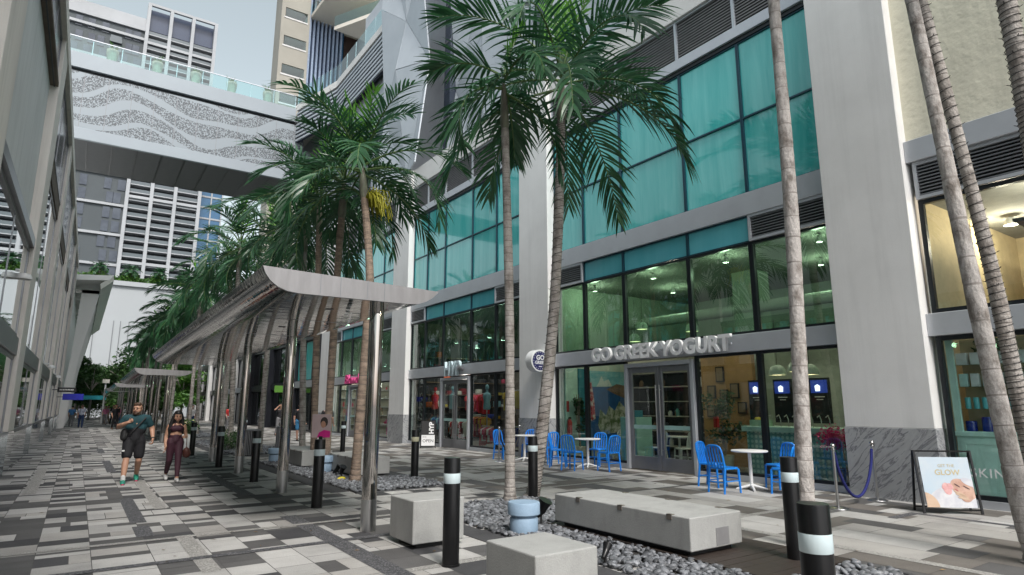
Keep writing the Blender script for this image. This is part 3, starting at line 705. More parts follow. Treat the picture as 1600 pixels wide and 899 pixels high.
# ================================================================== SKY BRIDGE
br=thing('sky_bridge','pedestrian bridge with a wave patterned perforated metal screen spanning the walk','bridge',(4.5,42.1,16.9))
def bp(mb,name,m,**k): return mb.build(name,m,br,world=True,**k)
BX0,BX1=-9,12.3; BY=42.1
def clip(y): return 10.6
m=MB(); m.prism([(BX0,BY),(10.55,BY),(10.75,48.4),(BX0,48.4)],'z',21.3,22.25); bp(m,'deck_edge','bridge_metal')
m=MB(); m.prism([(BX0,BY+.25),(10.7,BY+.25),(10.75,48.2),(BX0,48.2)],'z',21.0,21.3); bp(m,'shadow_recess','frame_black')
m=MB(); m.box(BX0,11.2,BY+.05,BY+.13,17.6,21.05); bp(m,'perforated_screen','perforated_metal')
m=MB()
for k in range(17): x=BX0+1.22*k; m.box(x-.012,x+.012,BY+.035,BY+.05,16.95,21.05)
bp(m,'panel_joints','alu_dark')
m=MB(); m.box(BX0,11.2,BY,BY+.2,16.9,17.6); bp(m,'fascia','bridge_metal',bevel=.02)
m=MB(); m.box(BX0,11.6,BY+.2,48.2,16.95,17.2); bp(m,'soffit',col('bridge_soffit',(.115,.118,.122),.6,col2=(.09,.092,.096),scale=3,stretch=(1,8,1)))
m=MB()
for k in range(16): x=BX0+1.3*k; m.box(x-.02,x+.02,BY+.2,48.2,16.92,16.95)
bp(m,'soffit_joint','frame_black')
m=MB(); m.box(BX0,11.6,48.05,48.2,17.2,21.1); bp(m,'back_screen','white_metal')
m=MB(); m.box(BX0,10.5,BY+.12,BY+.14,22.27,23.25); bp(m,'glass_railing','rail_glass')
m=MB(); m.box(BX0,10.5,BY+.10,BY+.16,23.25,23.3)
for k in range(14): x=BX0+1.5*k; m.box(x-.02,x+.02,BY+.14,BY+.18,22.25,23.25)
bp(m,'handrail','alu')
# ================================================================== FAR TOWERS
col('tower_frame',(.40,.42,.44),.6,scale=.1); col('tower_grey',(.072,.086,.094),.7,col2=(.062,.075,.082),scale=.1); col('tower_panel',(.085,.09,.10),.6); col('balcony_grey',(.12,.145,.16),.35,scale=.1); col('balcony_dark',(.055,.07,.09),.5)
ft=thing('apartment_tower','tall grey apartment tower with white grid frame seen over and under the bridge','building',(5,210,0))
def tp(mb,name,m,parent=ft,**k): return mb.build(name,m,parent,world=True,**k)
TY=200
m=MB(); m.box(5.2,24,TY+3.0,TY+22,-.02,119.5); tp(m,'wall','balcony_dark')
XS=[5.35,11.3,17.3,23.7]
f=MB()
for x in XS: f.box(x-.45,x+.45,TY-.4,TY+3,-.02,121.2)
for z in (120.9,108.3,85,60.2,41): 
    for i in range(3): f.box(XS[i]+.45,XS[i+1]-.45,TY-.3,TY+.5,z-.35,z+.45)
tp(f,'frame','tower_frame')
f=MB(); f.box(XS[0],XS[3],TY+2.2,TY+2.6,113.6,120.5); tp(f,'crown_glazing',col('crown_blue',(.055,.075,.125),.25))
for i in range(3):
    a,b=XS[i]+.45,XS[i+1]-.45
    def level(q,z,k):
        q.mi=1; q.box(a,b,TY+.15,TY+3,z,z+.26); q.mi=0; q.box(a,b,TY+.2,TY+.3,z+.26,z+1.22); q.box(a+1.2+.8*((k*7+i)%3),a+2.2+.8*((k*7+i)%3),TY+2.9,TY+2.98,z+.4,z+2.0)
    st=MB()
    for k in range(40):
        z=21.4+2.36*k
        if z>113: continue
        if 66<z<84: level(st,z,k); continue
        q=MB(); level(q,z,k); tp(q,'balcony',['balcony_grey','tower_frame'])
    tp(st,'balcony_stack',['balcony_grey','tower_frame'])
# lower wing to the left
m=MB(); m.box(-24,4.9,TY+1,TY+20,-.02,112.5); tp(m,'side_wing','tower_grey')
f=MB(); f.box(-24,4.9,TY+.4,TY+1,112.0,116); f.box(-24,4.9,TY+.2,TY+1,108.8,109.6)
for z in (100.2,91.8,83.4,75,66,57.2,48.6,40,31.5): f.box(-24,4.9,TY+.4,TY+1,z-.35,z+.35)
tp(f,'wing_bands','tower_frame')
r_=random.Random(4)
for cx,w in ((-11.2,1.7),(-8.2,1.7),(-5.2,1.7),(.9,1.7),(3.4,1.9),(-14.4,1.7)):
    for k in range(11):
        z=24.2+8.4*k
        q=MB(); o=r_.choice([-.4,0,.4]); q.box(cx-w/2+o,cx+w/2+o,TY+.8,TY+1,z,z+3.1); q.box(cx-w/2-o,cx+w/2-o,TY+.8,TY+1,z+3.9,z+7.0)
        tp(q,'window','tower_glass')
for k in range(32):
    z=66.5+2.8*k
    if z>106 : break
    q=MB(); q.box(-3.4,-.6,TY+.75,TY+1,z+1.2,z+2.4); q.box(-3.5,-.5,TY+.1,TY+1,z,z+1.1); tp(q,'balcony','balcony_grey' )
bt=thing('glass_tower','slim blue glass tower with white floor lines just right of the grid framed tower','building',(27,212,0))
m=MB(); m.box(24.6,31,TY+6,TY+22,-.02,68); m.build('wall',col('blue_tower_glass',(.05,.14,.26),.15),bt,world=True)
m=MB()
for k in range(18): m.box(24.6,31,TY+5.8,TY+6,3.5*k+6,3.5*k+6.5)
for x in (24.7,27.8,30.9): m.box(x-.2,x+.2,TY+5.7,TY+6,0,68)
m.build('floor_lines','tower_frame',bt,world=True)
# cream residential tower with balconies right of the bridge
mt=thing('residential_tower','cream balcony tower with blue vertical fins rising behind the end of the bridge','building',(16,70,0))
def mp_(mb,name,m): return mb.build(name,m,mt,world=True)
col('tower_cream',(.36,.345,.30),.8,scale=.15); col('fin_blue',(.30,.38,.52),.5); col('soffit_cream',(.74,.70,.62),.85,scale=.1)
m=MB(); m.box(13.45,34,63.6,65.2,-.02,90); m.box(19.5,34,65.2,84,-.02,90); mp_(m,'wall','tower_cream')
m=MB(); m.box(13.3,13.7,61.8,63.6,-.02,90); m.box(16.0,16.25,61.8,63.6,-.02,90); mp_(m,'side_fin','tower_cream')
for k in range(20):
    z=22.3+3.25*k
    q=MB(); q.box(13.7,16.0,61.8,63.6,z-2.0,z); b=mp_(q,'balcony_front','tower_cream')
    q=MB(); q.box(13.6,16.05,61.75,61.9,z,z+.16); q.build('slab_edge','stucco_white',b,world=True)
    q=MB(); q.box(13.75,15.98,61.82,61.85,z+.16,z+1.15); q.build('glass_rail','rail_glass',b,world=True)
m=MB(); m.box(16.25,20.4,63.0,63.6,20,90); mp_(m,'glazing',col('fin_glass',(.04,.16,.34),.15))
for k in range(9): q=MB(); q.box(16.35+.43*k,16.55+.43*k,62.2,63.0,20,90); mp_(q,'vertical_fin','fin_blue')
m=MB(); m.box(22.3,34,58.4,63.6,30,90); mp_(m,'side_block','stucco_white')
m=MB(); m.box(20.6,22.2,63.3,63.6,36,43); mp_(m,'window',col('window_brown',(.06,.035,.03),.3))
for (poly,z) in (([(17.83,58.31),(21.55,51.26),(26,51.26),(26,60),(20.45,58.35)],40.0),([(16.4,62.8),(16.7,57),(21,53),(28,53),(28,62.8)],43.0),([(16.4,62.8),(16.7,57),(21,53),(28,53),(28,62.8)],46.25)):
    q=MB(); q.prism(poly,'z',z,z+.4); b=mp_(q,'curved_balcony','soffit_cream')
    q=MB(); q.prism([poly[0],poly[1],poly[2],(poly[2][0],poly[2][1]+.06),(poly[1][0]+.04,poly[1][1]+.06),(poly[0][0]+.06,poly[0][1])],'z',z+.4,z+1.55); q.build('glass_rail','rail_glass',b,world=True)
# white podium across the end of the walk, planted roof
pdm=thing('white_podium_building','blank white podium wall closing the end of the walk below roof palms','building',(6,118,0))
def pp(mb,name,m): return mb.build(name,m,pdm,world=True)
col('podium_white',(.42,.45,.47),.8,col2=(.395,.42,.44),scale=.1)
m=MB(); m.box(-30,30,110,150,-.02,20); pp(m,'wall','podium_white')
for x in (-1,.8,3.2,4.1,5.2,7.1,9.4,11.5): q=MB(); q.box(x-.05,x+.05,109.9,110,1,14.2); pp(q,'rib',col('rib_grey',(.22,.235,.25),.8,scale=.2))
m=MB(); m.box(-30,30,109.6,110,19.6,20.3); pp(m,'coping','podium_white')

# ================================================================== VEGETATION
def leaf_cloud(mb,c,rad,n,s0,s1,r,flat=.6):
    """leaf sized faces spread through an ellipsoid, denser towards its skin"""
    for i in range(n):
        d=Vector((r.gauss(0,1),r.gauss(0,1),r.gauss(0,1))).normalized()*(r.random()**.45)
        p=Vector((c[0]+d.x*rad[0],c[1]+d.y*rad[1],c[2]+d.z*rad[2])); s=r.uniform(s0,s1)
        u=Vector((r.gauss(0,1),r.gauss(0,1),r.gauss(0,flat))).normalized(); v=u.cross(Vector((r.gauss(0,.6),r.gauss(0,.6),1))).normalized()
        mb.add([p-u*s*.5,p+v*s*.28,p+u*s*.5,p-v*s*.28],[(0,1,2,3)])
def broadleaf(x,y,h,rad,seed,label,group=None,name='broadleaf_tree',leaf='tree_leaf',nl=4200,ls=(.26,.48)):
    r=random.Random(seed); t=thing(name,label,'tree',(x,y,0),group=group)
    tr=MB(); tr.tube([(0,0,0),(.05,.03,h*.3),(.0,.1,h*.6)],[.16,.12,.07],8)
    for k in range(6):
        a=r.uniform(0,6.28); l=rad*r.uniform(.4,.8); tr.tube([(0,.05,h*r.uniform(.3,.5)),(math.cos(a)*l*.5,math.sin(a)*l*.5,h*.62),(math.cos(a)*l,math.sin(a)*l,h*r.uniform(.65,.85))],[.07,.05,.02],6)
    tr.build('trunk','trunk',t,smooth=True)
    c=MB()
    for k in range(16):
        a=r.uniform(0,6.28); q=rad*r.uniform(.1,.85); zz=h*r.uniform(.30,.92); rr=rad*r.uniform(.26,.5)
        leaf_cloud(c,(math.cos(a)*q,math.sin(a)*q,zz),(rr,rr,rr*.7),nl//16,ls[0],ls[1],r)
    c.build('crown',leaf,t,fix=False); return t
broadleaf(1.2,88,7.5,3.2,1,'leafy green tree left of the far lamp post in front of the white podium wall')
broadleaf(4.3,84,8.0,3.4,2,'broad leafy tree behind the far lamp post at the end of the walk')
broadleaf(7.5,92,9.0,3.6,3,'leafy tree half hidden behind the far end of the palm row')
broadleaf(-.2,95,7.0,2.6,4,'small leafy tree at the foot of the winged roof pavilion')
broadleaf(9.5,78,7.0,2.6,5,'bright green young tree between the far canopies and the shops',leaf='hedge_leaf')
for i,(x,y,h,rd,lab) in enumerate([(3.0,97,6.5,3.2,'rounded dark tree low before the podium wall behind the far group'),(6.2,99,6.0,3.0,'second rounded dark tree before the podium wall'),(10.5,97,7.5,3.4,'dense tree filling the gap between far canopies and dark shop fronts'),(8.3,86,5.5,2.4,'small dense tree behind the second canopy posts'),(.2,100,5.5,2.6,'low tree behind the turquoise kiosk awning')]):
    broadleaf(x,y,h,rd,30+i,lab,nl=4200,ls=(.3,.55),leaf='tree_leaf' if i%2 else 'hedge_leaf')
broadleaf(24,72,38.0,4,6,'light green roof terrace tree showing under the right end of the bridge',leaf='hedge_leaf') if False else None
def hedge(x0,x1,y0,y1,z0,z1,n,ls,lab,leaf='hedge_leaf',seed=1):
    r=random.Random(seed); h=MB()
    for i in range(n):
        p=Vector((r.uniform(x0,x1),r.uniform(y0,y1),z0+(z1-z0)*(r.random()**.6)*(.75+.25*math.sin(i*12.9)))); s=r.uniform(*ls)
        u=Vector((r.gauss(0,1),r.gauss(0,1),r.gauss(0,.6))).normalized(); v=u.cross(Vector((r.gauss(0,.6),r.gauss(0,.6),1))).normalized()
        h.add([p-u*s*.5,p+v*s*.3,p+u*s*.5,p-v*s*.3],[(0,1,2,3)])
    return one(h,'hedge',leaf,lab,'hedge',fix=False,base=((x0+x1)/2,(y0+y1)/2,z0))
hedge(-6,18,110.1,111.8,20.0,21.3,5200,(.25,.5),'long clipped hedge along the top of the white podium wall')
hedge(-1.0,11.5,101,102.5,0,3.2,4200,(.22,.42),'tall dense hedge closing the far end of the walk','tree_leaf',seed=9)
hedge(4.45,5.6,24.4,27.2,0,.72,2600,(.05,.10),'low green hedge in a planting bed behind the second bollard row','tree_leaf',seed=3)

def frond(mb,rc,base,az,el,L,bend,nl,lmax,w,r,droop=.5,twist=0):
    N=14; pts=[Vector(base)]; T=[]
    for i in range(N):
        t=(i+.5)/N; e=el-bend*(t**1.35); d=Vector((math.cos(az)*math.cos(e),math.sin(az)*math.cos(e),math.sin(e))); T.append(d); pts.append(pts[-1]+d*L/N)
    rc.tube(pts,[.026*(1-.9*i/N)+.003 for i in range(N+1)],5,caps=False)
    side0=Vector((-math.sin(az),math.cos(az),0))
    for sgn in (-1,1):
        for k in range(nl):
            t=.16+.83*(k+r.random()*.5)/nl; f=t*N; i=min(int(f),N-1); p=pts[i].lerp(pts[i+1],f-i); Td=T[i]
            up=side0.cross(Td)*-1
            if up.z<0 and abs(Td.z)<.9: up=-up
            s=(side0*sgn*math.cos(twist)+up*math.sin(twist)*sgn).normalized()
            a=R(22+46*t+r.uniform(-6,6)); ll=lmax*(.35+.65*math.sin(math.pi*min(1,.18+.72*t)))*r.uniform(.85,1.08)
            if t>.9: ll*=.75
            d=(s*math.cos(a)+Td*math.sin(a)+up*r.uniform(.05,.4)).normalized()
            wd=(Td-d*Td.dot(d)); wd=wd.normalized() if wd.length>.05 else up
            wd=(wd+up*r.uniform(-.5,.5)); wd=(wd-d*wd.dot(d)).normalized()
            q=[]; c=p.copy(); dd=d.copy(); K=4
            for j in range(K+1):
                ww=w*(.55,1.0,.92,.6,.06)[j]*.5
                q+= [c-wd*ww,c+wd*ww]
                dd=(dd+Vector((0,0,-droop*(.35+.5*j/K)*r.uniform(.7,1.3)))).normalized(); c=c+dd*ll/K
            mb.add(q,[(2*j,2*j+1,2*j+3,2*j+2) for j in range(K)])
def crown(seed,nf=15,L=2.5,nl=34,lmax=.75,w=.05,young=2,lowest=-25,top=78,droop=.30):
    r=random.Random(seed); lf=MB(); rc=MB(); yl=MB()
    for i in range(nf):
        u=i/(nf-1); el=R(top-(top-lowest)*u**.9+r.uniform(-9,9)); az=i*2.39996+r.uniform(-.25,.25)
        frond(lf,rc,(.05*math.cos(az),.05*math.sin(az),.32-.4*u),az,el,L*r.uniform(.85,1.08)*(.8 if u<.15 else 1),R(70+45*u+r.uniform(-12,15)) if u<.8 else R(65),nl,lmax,w,r,droop=droop+.2*u,twist=r.uniform(-.4,.4))
    for i in range(young):
        az=r.uniform(0,6.28); frond(yl,rc,(0,0,.3),az,R(80+r.uniform(-8,6)),L*.62,R(24),max(10,nl//2),lmax*.62,w*1.2,r,droop=.08)
    return lf,rc,yl
CR={}
def crown_mesh(key,**k):
    if key not in CR:
        lf,rc,yl=crown(**k); CR[key]=(lf,rc,yl)
    return CR[key]
def trunk_mesh(path,r0,r1,ring=.085,n=14,seed=0):
    r=random.Random(seed); P=[Vector(p) for p in path]
    # smooth curve through the given points
    def cat(t):
        k=len(P)-1; f=t*k; i=min(int(f),k-1); u=f-i
        p0=P[max(i-1,0)];p1=P[i];p2=P[i+1];p3=P[min(i+2,k)]
        return .5*((2*p1)+(p2-p0)*u+(2*p0-5*p1+4*p2-p3)*u*u+(3*p1-p0-3*p2+p3)*u**3)
    L=sum((P[i+1]-P[i]).length for i in range(len(P)-1)); m=MB()
    pts=[];rs=[];mi=[]; z=0; k=0
    while z<L:
        t=z/L; rr=r0+(r1-r0)*t
        if z<.35: rr*=1+.35*(1-z/.35)**2
        g=ring*r.uniform(.5,1.55); rr*=1+.035*math.sin(z*2.3+seed)+.02*math.sin(z*6.1+seed*2)
        pts+= [cat(t),cat(min(1,(z+g*.12)/L)),cat(min(1,(z+g*.72)/L)),cat(min(1,(z+g*.94)/L))]; rs+=[rr*.985,rr*1.02,rr*r.uniform(1.0,1.012),rr*.99]; z+=g
    pts.append(cat(1)); rs.append(r1)
    m.tube(pts,rs,n)
    nf=len(pts)-1
    # every fourth segment is the dark leaf scar
    for i in range(nf):
        if i%4==3:
            for q in range(n): m.m[i*n+q]=1
    return m,cat,L
def wires(cat,L,r0,r1,pitch,seed,z0=.05):
    r=random.Random(seed); m=MB(); pts=[]; z=z0; a=0; turns=L/pitch; N=int(turns*10)
    for i in range(N):
        t=(z0+(L-z0)*i/N)/L; rr=(r0+(r1-r0)*t)*1.05+.004; a=i/10*2*math.pi; c=cat(t); pts.append((c.x+rr*math.cos(a),c.y+rr*math.sin(a),c.z+pitch*.12*math.sin(a*1.0+2)))
        if i%7==3: 
            d=Vector((math.cos(a),math.sin(a),.5)); p=Vector(pts[-1]); m.tube([p,p+d*.028],[.0045,.0035],5)
    m.tube(pts,.0042,5); return m
def palm(path,r0,r1,key,ck,label,group='palms along the planting beds',wired=0,ring=.085,seed=1,rz=0,sc=1,brown=False,flower=False,n=14,shaft=.75,scar='trunk_ring'):
    b=Vector(path[0]); loc=[Vector(p)-b for p in path]
    t=thing('palm_tree',label,'palm tree',b,group=group)
    m,cat,L=trunk_mesh(loc,r0,r1,ring,n,seed); m.build('trunk',['trunk_brown' if brown else ('trunk_pale' if scar=='trunk_scar' else 'trunk'),scar],t,smooth=60,fix=False)
    top=loc[-1]; d=(loc[-1]-loc[-2]).normalized()
    s=MB(); s.tube([top-d*.03,top+d*.06,top+d*shaft*.5,top+d*shaft*.9,top+d*(shaft+.15)],[r1*.95,r1*1.28,r1*1.15,r1*.8,r1*.4],12); s.build('crownshaft','crownshaft',t,smooth=True)
    lf,rc,yl=crown_mesh(key,**ck)
    def part(src,name,mm,parent):
        o=src.build(name,mm,parent,fix=False) if (key,name) not in CR else None
        if o is None:
            o=bpy.data.objects.new(name,CR[key,name]); COL.objects.link(o); o.parent=parent
        else: CR[key,name]=o.data
        return o
    c=part(lf,'crown','palm_leaf',t); c.location=top+d*shaft; c.rotation_euler=(0,0,rz); c.scale=(sc,sc,sc)
    part(rc,'frond_stems','rachis',c)
    if yl.v: part(yl,'young_fronds','palm_leaf_young',c)
    if wired: wires(cat,L,r0,r1,wired,seed).build('string_lights','black_matte',t,fix=False)
    if flower:
        q=MB(); r=random.Random(8)
        for i in range(130):
            a=r.uniform(-1.6,1.2); l=r.uniform(.3,.68); p=top+d*.0+Vector((r1*math.cos(a),r1*math.sin(a)*1,0)); dr=Vector((math.cos(a)*r.uniform(.5,1),math.sin(a)*r.uniform(.3,1),r.uniform(-.1,.7)))
            q.tube([p,p+dr*l*.5,p+dr*l*.85+Vector((0,0,-l*.25)),p+dr*l+Vector((0,0,-l*.75))],[.010,.012,.012,.008],4,caps=False)
        q.build('flower_cluster','yellow_flower',t,fix=False)
    return t
NEAR=dict(seed=21,nf=16,L=3.65,nl=31,lmax=1.05,w=.060,young=4,lowest=-22,top=62,droop=.20)
palm([(6.2,9.03,0),(6.19,9.03,3.1),(6.10,9.03,6.2),(6.08,9.03,6.75)],.088,.066,'a',dict(seed=33,nf=5,L=1.9,nl=28,lmax=.85,w=.055,young=1,lowest=-28,top=38,droop=.26),'slim upright palm with thin unwired trunk rising behind the blue mushroom light',rz=2.2,seed=1,ring=.07)
palm([(6.82,9.23,0),(7.0,9.2,1.0),(7.35,9.2,3.5),(7.54,9.2,6.2),(7.60,9.2,7.4)],.12,.082,'b',NEAR,'leaning wire wound palm with the biggest dark crown in front of the yogurt shop',wired=.105,rz=.5,seed=2,ring=.10)
palm([(7.08,4.3,0),(7.085,4.24,.7),(7.15,4.15,4),(7.11,4.11,7.4),(7.10,4.1,9.4)],.108,.058,'c',dict(seed=5,nf=15,L=2.6,nl=34,lmax=.85,w=.058,young=2,lowest=-18),'straight thick palm trunk right behind the nearest bollard, with reddish scars low down',rz=1.0,seed=3,ring=.15,scar='trunk_scar')
palm([(8.32,2.5,0),(8.31,2.59,.9),(8.335,2.75,3.3),(8.33,2.95,6.8),(8.3,3.1,9.3)],.115,.058,'c',{},'pale peeling palm trunk without wire crossing the skin care shop window',rz=2.5,seed=4,ring=.24,scar='trunk_scar')
palm([(8.98,2.5,0),(8.84,2.59,1.4),(8.78,2.68,3.4),(8.55,2.9,6.6),(8.3,3.1,9.0)],.098,.055,'a',{},'wire wound palm trunk leaning beside the peeling trunk at the right edge',wired=.085,rz=.4,seed=5,ring=.09)
palm([(8.2,1.95,0),(8.0,1.9,3.2),(7.842,1.878,4.8),(7.50,1.82,6.9),(7.2,1.8,9.2)],.10,.075,'a',{},'wire wound palm trunk cut by the upper right corner of the view',wired=.085,rz=1.4,seed=6,ring=.09)
MID=dict(seed=44,nf=14,L=2.75,nl=25,lmax=.85,w=.05,young=2,lowest=-18,droop=.2); MID2=dict(seed=61,nf=15,L=2.75,nl=24,lmax=.85,w=.055,young=1,lowest=-30,droop=.2)
palm([(5.05,13.2,0),(5.0,12.75,3.5),(4.97,12.7,4.6),(4.95,13.15,6.3)],.10,.08,'m',MID,'palm with a hanging yellow flower cluster above the near canopy',flower=True,seed=7,rz=.2,brown=True)
palm([(5.3,15.9,0),(5.2,15.5,4.9),(5.1,15.1,6.4)],.10,.085,'n',MID2,'palm with a short stout crownshaft just left of the flowering palm',seed=8,rz=1.1,brown=True)
palm([(5.4,17.2,0),(5.25,17.25,5),(5.2,17.3,6.6)],.095,.08,'m',{},'second palm left of the flowering palm, thin brown trunk',seed=9,rz=2.4,brown=True)
palm([(5.6,18.9,0),(5.4,18.95,4),(5.3,19.0,6.3)],.095,.08,'n',{},'third palm left of the flowering palm, low crown over the near canopy',seed=10,rz=3.9)
fl=['first','second','third','fourth','fifth','sixth','seventh','eighth','ninth','tenth','eleventh','twelfth','thirteenth']
FAR=dict(seed=71,nf=18,L=2.5,nl=20,lmax=.8,w=.08,young=1,lowest=-40)
r_=random.Random(12)
for i,y in enumerate((22.8,25.5,28.5,31.5,36.5,40,44,50,54,58.5,64,70,77)):
    x=5.2+r_.uniform(-.5,.7); h=(6.4,6.9,6.6,6.9,6.8,7.0,6.7,6.9,6.8,6.9,6.8,6.6,6.4)[i]; dx=r_.uniform(-.25,.25); dy=r_.uniform(-.3,.3)
    k='m' if i%3==0 and i<4 else ('n' if i<4 else 'far')
    palm([(x,y,0),(x+dx*.6,y+dy*.6,h*.5),(x+dx,y+dy,h)],.10,.08,k,FAR,fl[i].capitalize()+' palm of the receding row beyond the second bench, counted away from the viewer',seed=20+i,rz=i*1.3,n=8 if i>4 else 12,ring=.11 if i<5 else .2,wired=.12 if i in(0,1,3) else 0,sc=1.0)
# short wide palms on the podium roof
PD=dict(seed=91,nf=22,L=1.9,nl=12,lmax=.7,w=.14,young=0,lowest=-20)
for i,x in enumerate((.6,4.75,8.65,12.3)):
    palm([(x,111,20),(x+.1,111,21),(x,111,21.9)],.16,.16,'p',PD,['round palm on the white podium roof nearest the left building','second round palm on the white podium roof','third round palm on the white podium roof, left of the big palms','roof palm half hidden behind the street palms'][i],group='palms on the podium roof',seed=50+i,rz=i,n=7,ring=.3,shaft=.2,sc=.8)
    hedge(x-1.2,x+1.0,110.3,111.2,20.2,21.9,500,(.25,.45),['bright shrub at the foot of the leftmost roof palm','bright shrub at the foot of the second roof palm','bright shrub at the foot of the third roof palm','bright shrub at the foot of the hidden roof palm'][i],seed=60+i)
# ================================================================== STREET FURNITURE
def canopy(y0,y1,posts,lab,xoff=0.0,rot=.012,dz=0):
    t=thing('walkway_canopy',lab,'canopy',(2.75+xoff,y0,0),-math.atan(rot),group='polished steel canopies along the walk')
    L=y1-y0; Z=2.93+dz
    low=[(-1.13,Z+.275),(-1.10,Z+.20),(-1.04,Z+.12),(-.95,Z+.055),(-.84,Z+.015),(-.70,Z),(.72,Z),(.86,Z+.012),(.98,Z+.055),(1.08,Z+.12),(1.16,Z+.20)]
    sh=MB(); n=40
    vs=[];fs=[]
    for i in range(n+1):
        y=L*i/n
        for p in low: vs.append((p[0],y,p[1]))
    k=len(low)
    for i in range(n):
        for j in range(k-1): fs.append((i*k+j,i*k+j+1,(i+1)*k+j+1,(i+1)*k+j))
    sh.add(vs,fs); sh.build('polished_soffit','steel_mirror',t,smooth=60,fix=False)
    up=[(p[0],p[1]+.012) for p in low]
    tp_=MB(); tp_.prism(up+[],'y',.03,L-.03); tp_.build('roof_shell','steel_panel',t)
    for yy in (-.012,L-.03):
        e=MB(); e.prism([(p[0],p[1]-.004) for p in low]+[(1.165,Z+.205),(-1.135,Z+.285)],'y',yy,yy+.042); e.build('end_panel','steel_panel',t)
    e=MB()
    for x in (-.45,-.2,.15,.38): e.box(x-.004,x+.004,-.0145,-.012,Z+.01,Z+.25)
    e.build('panel_joint','alu_dark',t)
    y=2.4
    while y<L-1: j=MB(); j.box(-.7,.72,y-.004,y+.004,Z-.004,Z-.001); y+=2.4; j.build('soffit_joint','alu_dark',t)
    for (x,y) in ((.0,1.0),(.55,.75),(-.05,3.4)):
        if y<L: q=MB(); q.box(x-.05,x+.05,y,y+.07,Z-.006,Z-.001); q.build('light_slot','frame_black',t)
    for py in posts:
        q=MB(); q.cyl(.53-(xoff),py-y0,.40,Z+.01,.098,28); po=q.build('post','steel_post',t,smooth=True)
        q=MB(); q.cyl(.53-(xoff),py-y0,-.01,.40,.1005,28); q.build('sleeve','steel_brushed',po,smooth=True)
    return t
canopy(7.45,22.8,[8.06,12.47,16.58,20.45],'nearest polished steel canopy with an upswept edge on mirror bright posts')
canopy(31.3,46.0,[32.2,36.4,40.6,44.8],'second polished steel canopy beyond the nearest one',xoff=.25)
canopy(49.5,62,[50.5,55,59.5],'third polished steel canopy further along the walk',xoff=.3,dz=-.1)
canopy(64.5,77,[65.5,70,74.5],'fourth and farthest flat pale canopy at the end of the row',xoff=.3,dz=-.1)

bol=[(3.45,2.03,'nearest black bollard, cut by the bottom edge, in front of the thick straight palm'),(3.31,5.89,'black bollard beside the right edge of the concrete cube near the centre'),
 (3.32,10.29,'black bollard carrying a small pink poster between the two nearest canopy posts'),(3.30,14.53,'black bollard between the second and third canopy posts'),(3.28,18.51,'black bollard between the third and fourth canopy posts'),
 (3.27,23.25,'black bollard just past the fourth canopy post, right of the walking woman'),(3.27,27.6,'seventh black bollard of the street side row, next to the white flower planter'),
 (6.40,13.11,'black bollard with a yellowish band standing in pebbles before the open sign'),(6.74,9.10,'black bollard behind the wire wound leaning palm by the blue chairs'),(6.31,3.94,'tall looking black bollard left of the thick straight palm trunk'),
 (7.95,22.12,'black bollard on the open paving in front of the pink lettered salon'),(8.35,28.47,'black bollard on the open paving near the man in blue shorts'),(6.9,33.0,'far black bollard between the trash bins and the dark shop fronts')]
mat('band_cream',(.62,.60,.42),.4)
bp0=None
for i,(x,y,lab) in enumerate(bol):
    if bp0 is None:
        bp0=thing('bollard',lab,'bollard',(x,y,0),group='black bollards with a reflective band')
        q=MB(); q.lathe([(.093,0),(.093,.02),(.0865,.022),(.0865,1.055),(.083,1.065),(.0,1.066)],28); q.build('post','black_paint',bp0,smooth=True)
        q=MB(); q.lathe([(.0872,.81),(.0882,.812),(.0882,.908),(.0872,.91)],28); q.build('reflective_band','reflective_band',bp0,smooth=True)
    else:
        c=dup(bp0,(x,y,0),label=lab)
        if i==7:
            for ch in c.children:
                if ch.name.startswith('reflective'): ch.data=ch.data.copy(); ch.data.materials[0]=MATS['band_cream']
# small pink poster clipped on top of the third bollard
t=thing('poster_sign','small pink poster of a dark haired woman clipped on top of a bollard','poster',(3.32,10.27,1.066),R(-32))
q=MB(); q.box(-.15,.15,-.012,.0,.03,.40); q.build('board',col('poster_pale',(.62,.48,.48),.5),t)
q=MB(); q.box(-.03,.03,-.02,.01,0,.05); q.build('clip','black_matte',t)
q=MB(); q.prism([(-.06,.03),(.15,.03),(.15,.13),(.05,.15),(-.03,.11)],'y',-.016,-.0125); q.build('pink_dress',col('hot_pink',(.75,.02,.28),.5),t)
q=MB(); q.sphere((.035,-.013,.245),.055,12,(.8,.08,1.15)); q.build('face',col('poster_skin',(.55,.30,.20),.6),t)
q=MB(); q.sphere((.045,-.0115,.275),.075,12,(.85,.06,1.1)); q.build('hair',col('poster_hair',(.03,.02,.018),.6),t)

def bench(x0,x1,y0,y1,z0,z1,name,lab,cat,clips=0,plate=False,base=.06):
    t=thing(name,lab,cat,((x0+x1)/2,(y0+y1)/2,0),group='pale concrete seats')
    w,l=(x1-x0)/2,(y1-y0)/2
    q=MB(); q.box(-w,w,-l,l,z0,z1); q.build('block','concrete_bench',t,bevel=.012,seg=2)
    q=MB(); q.box(-w+.09,w-.09,-l+.09,l-.09,0,z0+.01); q.build('recessed_base','black_matte',t)
    for s,ax in ((-1,'l'),(1,'r')):
        for k in range(clips):
            y=-l+2*l*(k+.5)/clips-.1
            q=MB(); q.box(s*w-s*.05,s*w+s*.006,y-.035,y+.035,z1-.0,z1+.006); q.box(s*w,s*w+s*.006,y-.035,y+.035,z1-.05,z1+.006); q.build('skate_stop',col('clip_bronze',(.16,.14,.12),.45),t)
    if plate: q=MB(); q.box(-.02,.20,-l-.004,-l+.01,.12,.30); q.build('end_plate',col('plate_grey',(.22,.22,.225),.6),t)
    return t
bench(3.28,3.95,6.72,7.36,.055,.53,'cube_seat','pale concrete cube seat between the near canopy post and a bollard','seat')
